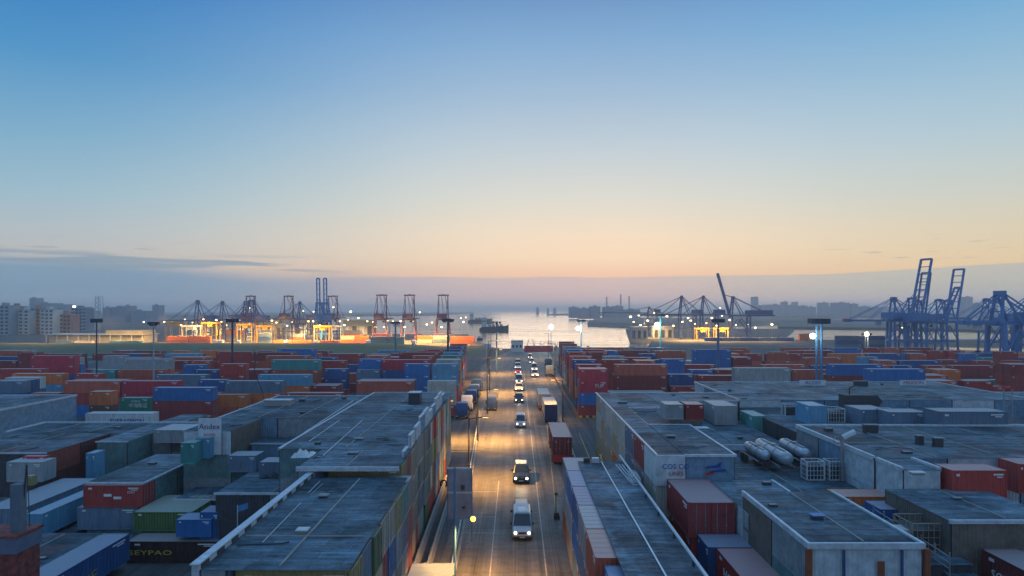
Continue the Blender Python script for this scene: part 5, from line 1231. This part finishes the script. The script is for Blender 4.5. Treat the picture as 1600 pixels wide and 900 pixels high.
# quay container stacks (both quays), numbered from the picture's left
def qstack(px0, px1, y, rows, cols, label, group, lab2=None):
    x0 = (px0 - VX) * y / F; x1 = (px1 - VX) * y / F; n = max(1, round((x1 - x0) / 12.3)); w = (x1 - x0) / n
    for i in range(n):
        for k in range(rows):
            cn = cols[(i * 2 + k) % len(cols)]
            container(x0 + w * (i + .5), y, .22 + k * CH, L40, cn, f"{cn} container {label}, {ORD[k]} tier, {ORD[i]} from left" if n > 1 else f"{cn} container {label}, {ORD[k]} tier", group, 0, False, CH, 2.44, w - .3)
GQ = 'containers on the lit quays'
qstack(704, 742, 455, 2, ['orange', 'orange', 'brick red'], 'at the right end of the left quay', GQ)
qstack(652, 700, 470, 2, ['grey', 'orange', 'slate blue'], 'between the last two maroon cranes', GQ)
qstack(578, 632, 450, 2, ['teal', 'slate blue'], 'on the quay left of the teal mast', GQ)
qstack(532, 576, 465, 2, ['orange', 'cream', 'brick red'], 'right of the yellow gantry feet', GQ)
qstack(428, 488, 455, 1, ['orange', 'brick red'], 'low before the yellow gantries', GQ)
qstack(262, 330, 460, 2, ['brick red', 'orange'], 'below the leftmost yellow gantries', GQ)
qstack(1305, 1345, 400, 3, ['slate blue', 'navy blue'], 'beside the right water strip', GQ)
qstack(1346, 1384, 400, 3, ['navy blue', 'slate blue'], 'left of the right crane legs', GQ)
qstack(88, 146, 445, 1, ['navy blue', 'blue', 'cream'], 'before the far left warehouse', GQ)
qstack(172, 222, 445, 1, ['teal', 'brick red'], 'at the warehouse right end', GQ)
qstack(1248, 1264, 505, 2, ['orange'], 'alone on the middle quay', GQ)
qstack(1100, 1240, 500, 1, ['navy blue', 'brick red', 'slate blue', 'navy blue'], 'on the middle quay', GQ)

for px0, px1, y, rows, cols, lab in ((352, 382, 500, 3, ['cream', 'grey', 'orange'], 'in the lit stack left of the dark mast'), (398, 430, 508, 3, ['cream', 'yellow', 'white'], 'in the pale lit stack right of the dark mast'),
        (404, 424, 450, 3, ['slate blue', 'navy blue'], 'in the dark stack before the navy cranes'), (452, 476, 505, 2, ['orange', 'cream'], 'in the lit stack left of the raised booms'), (536, 566, 505, 3, ['cream', 'orange', 'grey'], 'in the lit stack right of the raised booms'),
        (586, 612, 500, 2, ['orange', 'brick red'], 'between the two left portal cranes'), (700, 732, 500, 2, ['slate blue', 'grey'], 'behind the last portal crane'), (500, 530, 452, 1, ['brick red', 'cream'], 'low before the raised booms'), (334, 350, 452, 1, ['white'], 'left of the dark mast foot')):
    qstack(px0, px1, y, rows, cols, lab, GQ)
t0 = tractor(300, 533, PW, 'small white tractor on the lit left quay, farthest left', 1.0, group='tractors on the lit quay'); t0.location.z = .21
for px, lab in ((344, 'small white tractor on the lit quay left of the dark mast'), (372, 'small white tractor on the lit quay just right of the dark mast'), (446, 'small white tractor on the lit quay by the navy cranes'), (492, 'small white tractor on the lit quay near the yellow gantry foot'), (575, 'small white tractor on the lit quay left of the teal mast'), (646, 'small white tractor on the lit quay between portal cranes')):
    c = copy_tree(t0); c.location = ((px - VX) * 444 / F, 444, .21); c['label'] = lab
# floodlights
LG = 'distant floodlights of the port'
def flood(px, py, y, r, m, label, base=0):
    h = HC - (py - VY) * y / F; x = (px - VX) * y / F
    t = thing('floodlight', (x, y, base), label, 'floodlight', LG)
    MB().bar((0, 0, 0), (0, 0, h - base), .18, MGREY, .12, n=6).build('pole', t); o = link('lamp', globe(m), t); o.location = (0, -.2, h - base); o.scale = (r * .85, r * .85, r * .55); return t
LL = 'small bright lamp on a pole among the cranes of the left quay'
for i, (px, py) in enumerate(((225, 503), (234, 505), (257, 503), (269, 503), (289, 499), (318, 499), (327, 502), (346, 503), (375, 501), (395, 503), (425, 501), (441, 507), (456, 503), (474, 486), (490, 487), (490, 502), (531, 502), (521, 480), (548, 487), (560, 497), (574, 502), (583, 503), (606, 501), (614, 502), (626, 502), (587, 511), (645, 502), (632, 511), (656, 488), (675, 504), (690, 511), (728, 496), (720, 497), (724, 503), (390, 481), (469, 511), (500, 508), (301, 504), (308, 511), (338, 500), (355, 508), (384, 506), (408, 499), (418, 509), (432, 504), (449, 509), (482, 502), (515, 503), (538, 508), (544, 500), (600, 511), (667, 507), (283, 508), (246, 507))):
    flood(px, py, 500 + (i * 37) % 90, random.uniform(.55, 1.05), (WARMW, WARM, WARM)[i % 3], LL, .2)
LR = 'small bright lamp on a pole among the cranes of the middle pier'
for i, (px, py) in enumerate(((985, 495), (998, 493), (1007, 492), (1012, 501), (1022, 489), (1042, 494), (1075, 497), (1085, 506), (1079, 501), (1092, 513), (1125, 481), (1128, 493), (1140, 500), (1168, 507), (1202, 493), (1206, 507), (1410, 512), (1001, 508), (1066, 503), (1104, 505), (1112, 497), (1120, 509), (1052, 509), (1150, 508), (1180, 512), (990, 503))):
    flood(px, py, 530 + (i * 41) % 60, random.uniform(.7, 1.1), (WARMW, WARM, WARMW)[i % 3], LR, .2)
flood(116, 479, 640, 1.5, WARMW, 'bright lamp above the apartment blocks on the far left', .2)
# real light of the port: warm wells of light on the quays
for x, y, p in ((-262, 455, 1), (-235, 470, 1), (-215, 480, 1.2), (-190, 470, 1.3), (-168, 460, 1.2), (-150, 455, 1.6), (-135, 465, 1), (-112, 470, .8), (-92, 470, .9), (-72, 475, .9), (-55, 470, .9), (-42, 460, .8), (-300, 440, .5), (-285, 438, .5)):
    sodium((x, y - 12, 20), 115000 * p, 1, (1, .56, .16), 165, 1)
for x, y, p in ((125, 515, 1), (145, 520, 1.2), (160, 520, 1.0), (110, 560, .9), (185, 510, .5)):
    sodium((x, y - 8, 17), 110000 * p, 1, (1, .6, .2), 165, 1)
for x, y, p in ((-240, 520, 1), (-205, 525, 1.1), (-180, 510, 1), (-150, 500, 1.5), (-128, 505, 1), (-100, 500, 1), (-80, 500, 1), (-56, 500, 1), (-230, 585, .9), (-170, 590, .9)):
    sodium((x, y, 13), 80000 * p, 1, (1, .64, .24), 175, 1)
for x, y in ((205, 402), (235, 410), (265, 405), (285, 395)): sodium((x, y, 12), 30000, 1, (1, .78, .45), 170, 1)

# ------------------------------------------------------------------ buildings far away
def facade(name, c, lit=0.0):
    m = bpy.data.materials.new(name); nt, P, N, L = nodes(m)
    tc = N('ShaderNodeTexCoord'); n = N('ShaderNodeTexNoise'); L(tc.outputs['Object'], n.inputs[0]); n.inputs['Scale'].default_value = .15
    v = N('ShaderNodeVectorMath'); v.operation = 'SCALE'; v.inputs[0].default_value = c
    r = N('ShaderNodeMapRange'); L(n.outputs[0], r.inputs[0]); r.inputs[3].default_value = .75; r.inputs[4].default_value = 1.25; L(r.outputs[0], v.inputs['Scale'])
    L(v.outputs[0], P.inputs['Base Color']); P.inputs['Roughness'].default_value = .8; return m
FAC = [facade('pale_facade', (.60, .58, .55)), facade('blue_facade', (.20, .26, .33)), facade('brick_facade', (.48, .22, .16)), facade('grey_facade', (.36, .38, .40))]
WIN = mat('dark_windows', (.04, .05, .07), .2)
def tower(px0, px1, ytop, y, label, m, ybase=0, storeys=None, windows=True, depth=14, group=None, roof=True):
    x0 = (px0 - VX) * y / F; x1 = (px1 - VX) * y / F; h = HC - (ytop - VY) * y / F; w = x1 - x0
    t = thing('apartment_block', ((x0 + x1) / 2, y, 0), label, 'building', group)
    bal = MB(); bal.box(-w / 2, w / 2, 0, depth, 0, h, m)
    if roof:
        b = MB(); b.box(-w / 2 - .3, w / 2 + .3, -.3, depth + .3, h + .003, h + .5, FAC[3]); b.box(-w * .2, w * .1, 3, 8, h + .5, h + 3, m); b.build('roof', t)
    if windows:
        st = storeys or max(3, int(h / 3.1)); nb = max(2, int(w / 3.4)); b = MB()
        for k in range(st):
            z = h * (k + .35) / st
            for i in range(nb):
                xx = -w / 2 + w * (i + .5) / nb; b.box(xx - w / nb * .28, xx + w / nb * .28, -.06, .1, z, z + h / st * .5, WIN)
            for i in range(0, nb, 3): xx = -w / 2 + w * (i + .5) / nb; bal.box(xx - w / nb * .45, xx + w / nb * .45, -.9, 0, z - .5, z + .35, FAC[0])
        b.build('windows', t)
    bal.build('wall', t)
    return t
GA = 'apartment blocks on the far left'
tower(-8, 14, 478, 620, 'dark narrow apartment block at the left picture edge', FAC[3], group=GA)
tower(14, 27, 479, 640, 'brick-topped apartment block second from the left edge', FAC[2], group=GA)
tower(28, 45, 485, 630, 'pale apartment block with balconies beside the brick-topped one', FAC[0], group=GA)
tower(47, 62, 482, 640, 'pale apartment block in the middle of the left group, rose middle bays', FAC[2], group=GA)
tower(63, 83, 484, 630, 'wide pale apartment block right of the middle of the left group', FAC[0], group=GA)
tower(85, 92, 486, 660, 'dark slim apartment block between the pale blocks', FAC[1], group=GA)
tower(92, 110, 492, 640, 'brick-red low apartment block with white corner bays', FAC[2], group=GA)
tower(111, 134, 482, 720, 'dark blue-grey block below the single bright lamp', FAC[1], group=GA)
tower(135, 146, 487, 760, 'pale slab at the right end of the left apartment group', FAC[0], group=GA)
GS = 'hazy skyline blocks'
for i, (a_, b_, yt, d) in enumerate(((46, 56, 466, 1500), (160, 172, 481, 1300), (174, 196, 480, 1300), (192, 204, 478, 1500), (205, 228, 486, 1300), (238, 248, 477, 1500), (60, 78, 474, 1400), (84, 104, 476, 1500), (118, 132, 480, 1300))):
    tower(a_, b_, yt, d, f"hazy distant block of the left skyline, {ORD[i]} of the group by size and place"[:200], FAC[1], windows=False, group=GS, depth=25)
for i, (a_, b_, yt, d) in enumerate(((1178.5, 1185, 464, 2600), (1190, 1200, 477, 2600), (1204, 1222, 476, 2400), (1226, 1231, 471.5, 2500), (1232, 1243, 477, 2500), (1243, 1247, 472, 2600), (1250, 1262, 478, 2400), (1263, 1275, 480, 2300), (1284, 1295, 473, 2400), (1296, 1302, 479, 2500), (1306, 1328, 473, 2200), (1331, 1341, 475, 2200), (1346, 1360, 479, 2300), (1364, 1378, 481, 2200), (1380, 1396, 480, 2500), (1508, 1520, 464, 2300), (1522, 1534, 474, 2300), (1545, 1560, 478, 2300), (1400, 1420, 483, 2200))):
    tower(a_, b_, yt, d, f"hazy distant block of the right skyline, {ORD[i]} from the left", FAC[1], windows=False, group='hazy right skyline blocks', depth=40)
for i, (a_, b_, yt, d) in enumerate(((890, 904, 480, 1900), (905, 921, 482, 1700), (923, 938, 479, 1700), (944, 958, 480, 1700), (958, 974, 478.5, 1900), (975, 1000, 484, 1700), (838, 842, 481, 3000), (855, 858, 482, 3000), (865, 869, 481.5, 3000))):
    tower(a_, b_, yt, d, f"faint block on the headland right of the open water, {ORD[i]} counted outward", FAC[1], windows=False, group='faint headland buildings', depth=40)
for px, yt, y, lab in ((948, 465, 2200, 'faint chimney left of three above the headland'), (970, 461, 2200, 'faint tall chimney in the middle of three above the headland'), (983, 464, 2200, 'faint chimney right of three above the headland')):
    h = HC - (yt - VY) * y / F; b = MB(); b.bar((0, 0, 0), (0, 0, h), 3.2, FAC[3], 2.0, n=10); b.bar((0, 0, h), (0, 0, h + 2), 3, FAC[3], 3, n=10); o = b.build('chimney_stack'); o.location = ((px - VX) * y / F, y, 0); tag(o, lab, 'chimney')
# lattice tower left
t = thing('lattice_tower', ((155 - VX) * 700 / F, 700, 0), 'pale lattice tower beside the apartment blocks on the left', 'tower'); b = MB()
for sx in (-1, 1):
    for sy in (-1, 1): b.bar((sx * 3.5, sy * 3.5, 0), (sx * 2.2, sy * 2.2, 37), .3, STEEL, n=4)
for i in range(8):
    z0 = 37 * i / 8; z1 = 37 * (i + 1) / 8; b.bar((-3.4 + .15 * i, -3.4, z0), (3.3 - .15 * i, -3.3, z1), .18, STEEL, n=4); b.bar((3.4 - .15 * i, -3.4, z0), (-3.3 + .15 * i, -3.3, z1), .18, STEEL, n=4)
b.build('lattice', t)
# warehouse, lit, far left, with columns
y = 470; x0 = (72 - VX) * y / F; x1 = (222 - VX) * y / F
t = thing('transit_shed', (x0, y, .2), 'long pale lit transit shed with open bays on the far left', 'warehouse'); w = x1 - x0
b = MB(); b.box(0, w, 3, 20, 0, 5.6, facade('cream_wall', (.50, .46, .36))); b.build('wall', t)
b = MB(); b.box(-1, w + 1, -1, 21, 5.6, 6.1, FAC[0]); b.box(w * .62, w, 0, 18, 6.1, 8.6, MATS.get('x') or facade('cream_wall2', (.5, .44, .28))); b.build('roof', t)
for i in range(10): MB().box(w * i / 9 - .3, w * i / 9 + .3, 0, .6, 0, 5.6, FAC[0]).build('column', t)
y = 560; x0 = (-10 - VX) * y / F; x1 = (36 - VX) * y / F; t = thing('transit_shed', (x0, 475, .2), 'low pale shed with a row of columns at the left picture edge', 'warehouse'); w = 22
MB().box(-20, w, 1, 10, 0, 5.2, FAC[3]).build('wall', t); MB().box(-20, w + .5, 0, 11, 5.2, 5.8, FAC[0]).build('roof', t)
for i in range(6): MB().box(i * 4, i * 4 + .8, .2, .9, 0, 5.2, FAC[0]).build('column', t)
sodium((-275, 455, 10), 16000, 1, (1, .72, .35), 170, 1); sodium((-300, 458, 9), 9000, 1, (1, .75, .4), 170, 1)
for a_, b_, yt, y, lab in ((352, 392, 499, 640, 'warm lit cream shed behind the dark high mast, left quay'), (398, 440, 497, 650, 'warm lit cream shed left of the navy crane legs, left quay'), (452, 492, 500, 640, 'warm lit cream shed just left of the raised booms'), (536, 584, 501, 630, 'warm lit cream shed between raised booms and portal cranes'), (300, 340, 502, 620, 'warm lit cream shed behind the leftmost gantries')):
    x0 = (a_ - VX) * y / F; x1 = (b_ - VX) * y / F; t = thing('quay_shed', (x0, y, .2), lab, 'warehouse'); w = x1 - x0; h = HC - (yt - VY) * y / F
    MB().box(0, w, 0, 12, 0, h, MATS['yellow_wall'] if 'yellow_wall' in MATS else mat('yellow_wall', (.55, .45, .24), .8)).build('wall', t); MB().box(-.4, w + .4, -.6, 12.4, h, h + .5, FAC[0]).build('roof', t)
    for i in range(4): MB().box(w * (i + .2) / 4, w * (i + .75) / 4, -.08, .05, 0, h * .6, DARK if i % 2 else FAC[0]).build('door', t)
    sodium((x0 + w / 2, y - 16, 11), 60000, 1, (1, .66, .24), 175, 1)
# grey warehouses on pier
for a_, b_, yt, y, lab in ((1020, 1052, 511, 560, 'grey shed on the pier, left of two'), (986, 1012, 512, 545, 'grey shed at the pier tip')):
    x0 = (a_ - VX) * y / F; x1 = (b_ - VX) * y / F; t = thing('pier_shed', (x0, y, .3), lab, 'warehouse'); w = x1 - x0; h = HC - (yt - VY) * y / F
    MB().box(0, w, 0, 8, 0, h, FAC[3]).build('wall', t); MB().box(-.4, w + .4, -.4, 8.4, h, h + .4, FAC[0]).build('roof', t); b = MB()
    for i in range(3): b.box(w * (i + .25) / 3, w * (i + .75) / 3, -.06, .05, 0, h * .7, DARK)
    b.build('door', t)
# street end: white-blue gate building and red barge containers
t = thing('gate_house', W(808, 550), 'small pale blue gate building at the end of the street', 'building')
MB().box(-3.2, 3.2, 0, 6, 0, 5.8, FAC[0]).build('wall', t); MB().box(-3.4, 3.4, -.2, 6.2, 5.8, 6.2, STEEL).build('roof', t)
b = MB()
for i in range(3): b.box(-2.6 + i * 2, -1.6 + i * 2, -.06, .1, 2.4, 3.8, GLASS)
b.build('window', t)
p = W(819, 549.5)
for i in range(3):
    container(p.x + 2.6 + i * 5.2, p.y, 0, L20, 'crimson' if i != 1 else 'dark red', f"{'crimson' if i != 1 else 'dark red'} container closing the street end beside the gate building, {ORD[i]} from left", 'red containers at the street end', 0, False, 3.3, 2.4, 5.15)
t = thing('mooring_frame', (p.x - 1, p.y + 12, -.5), 'tangled grey steel frames of a moored barge behind the red containers', 'barge'); b = MB()
rnd = random.Random(5)
for i in range(26):
    x = rnd.uniform(-8, 20); b.bar((x, rnd.uniform(0, 5), 0), (x + rnd.uniform(-3, 3), rnd.uniform(0, 5), rnd.uniform(3.5, 7)), .14, STEEL, n=4)
for z in (3, 5): b.bar((-8, 1, z), (20, 2, z * .8), .12, STEEL, n=4)
b.build('frame', t); MB().box(-9, 21, -1, 7, -2.2, .4, DARK).build('hull', t)
# quay wall bollards
for i, px in enumerate((872, 886, 903, 923)):
    p = W(px, 547.5); b = MB(); b.bar((0, 0, 0), (0, 0, 1.4), .5, DARK, .6, n=8); b.bar((0, 0, 1.4), (0, 0, 1.8), .8, DARK, .7, n=8); o = b.build('bollard'); o.location = (p.x, 402, 0); tag(o, f"black mooring bollard on the quay edge, {ORD[i]} from the street end", 'bollard', 'quay bollards')
b = MB(); b.box(14, 150, 396, 397, 0, 1.3, CONC); tag(b.build('quay_wall'), 'low concrete wall along the water behind the right yard', 'wall')
# street sign / white boards near the road end
t = thing('road_sign', (W(760, 560).x, W(760, 560).y, 0), 'white sign board on a post at the left of the road end', 'sign'); MB().bar((0, 0, 0), (0, 0, 6.5), .15, PALE).build('post', t); MB().box(-1.4, 2.2, -.1, .1, 5.0, 6.8, PALE).build('board', t)

b = MB(); pts = [(397, 548, 190), (399, 562, 190), (398, 578, 190), (403, 595, 190), (411, 614, 190)]; pv = None
for (qx, qy, d_) in pts:
    p = Vector(((qx - VX) * d_ / F, d_ - 60, HC - (qy - VY) * d_ / F)); p = Vector(((qx - VX) * (d_ - 60) / F, d_ - 60, HC - (qy - VY) * (d_ - 60) / F))
    if pv: b.bar(pv, p, .09, DARK)
    pv = p
b.bar(pv, (pv.x + .3, pv.y, 0), .09, DARK)
tag(b.build('bent_pole'), 'thin crooked black pole rising behind the far edge of the left roof', 'pole')
# ships
def ship(px, y, ln, hgt, label, m=None):
    x = (px - VX) * y / F; t = thing('cargo_ship', (x, y, -2.5), label, 'ship', 'ships on the harbour water'); m = m or mat('hull_grey', (.05, .055, .07), .6); b = MB(); w = ln * .13
    st = [(-ln / 2, .6, .55), (-ln * .42, 1, .85), (ln * .32, 1, 1), (ln * .45, .6, 1.1), (ln / 2, .05, 1.25)]
    base = 0
    for xx, q, hz in st: b.v += [(xx, -w * q, hgt * hz), (xx, -w * q * .8, -.5), (xx, w * q * .8, -.5), (xx, w * q, hgt * hz)]
    for i in range(len(st) - 1):
        for j in range(4): b.f.append((i * 4 + j, i * 4 + (j + 1) % 4, (i + 1) * 4 + (j + 1) % 4, (i + 1) * 4 + j)); b.m.append(b.mi(m))
    b.f.append((0, 1, 2, 3)); b.m.append(0); b.f.append((16, 17, 18, 19)); b.m.append(0); b.build('hull', t)
    b = MB(); b.box(-ln * .42, -ln * .26, -w * .7, w * .7, hgt * .8, hgt * 2.3, FAC[0]); b.box(-ln * .41, -ln * .27, -w * .75, w * .75, hgt * 1.8, hgt * 1.95, WIN); b.bar((-ln * .34, 0, hgt * 2.3), (-ln * .34, 0, hgt * 3.1), .25, STEEL); b.build('bridge', t)
    b = MB()
    for i in range(4): xx = -ln * .2 + i * ln * .13; b.box(xx, xx + ln * .1, -w * .7, w * .7, hgt * .9, hgt * 1.35, FAC[3]); 
    b.build('hatch_cover', t); return t
ship(772, 800, 34, 6.5, 'dark grey cargo ship alone on the open water left of centre')
ship(750, 1300, 46, 8, 'hazy ship farther out, left of the dark cargo ship')
b = MB()
p = W(747, 527); t = thing('quay_boat', (p.x, p.y, -2.5), 'small dark boat moored at the right tip of the left quay', 'boat'); b.face([(0, 0, 2), (5, 0, 2), (5.5, 0, 3), (-1, 0, 2.8)], DARK); MB().box(-1, 4, 0, 2, -.3, 2, DARK).build('hull', t); MB().box(0, 2, .3, 1.7, 2, 3.6, PALE).build('cabin', t)

# ------------------------------------------------------------------ haze
HAZE = True
if HAZE:
    m = bpy.data.materials.new('haze'); m.use_nodes = True; nt = m.node_tree; nt.nodes.clear()
    o = nt.nodes.new('ShaderNodeOutputMaterial'); v = nt.nodes.new('ShaderNodeVolumePrincipled'); nt.links.new(v.outputs[0], o.inputs['Volume'])
    v.inputs['Color'].default_value = (.97, .965, .97, 1); v.inputs['Density'].default_value = .00029; v.inputs['Anisotropy'].default_value = .55
    b = MB(); b.box(-15000, 15000, -900, 15000, -4.2, 78, m); o = b.build('haze'); o['kind'] = 'stuff'; o['label'] = 'thin evening haze over the port and the water'
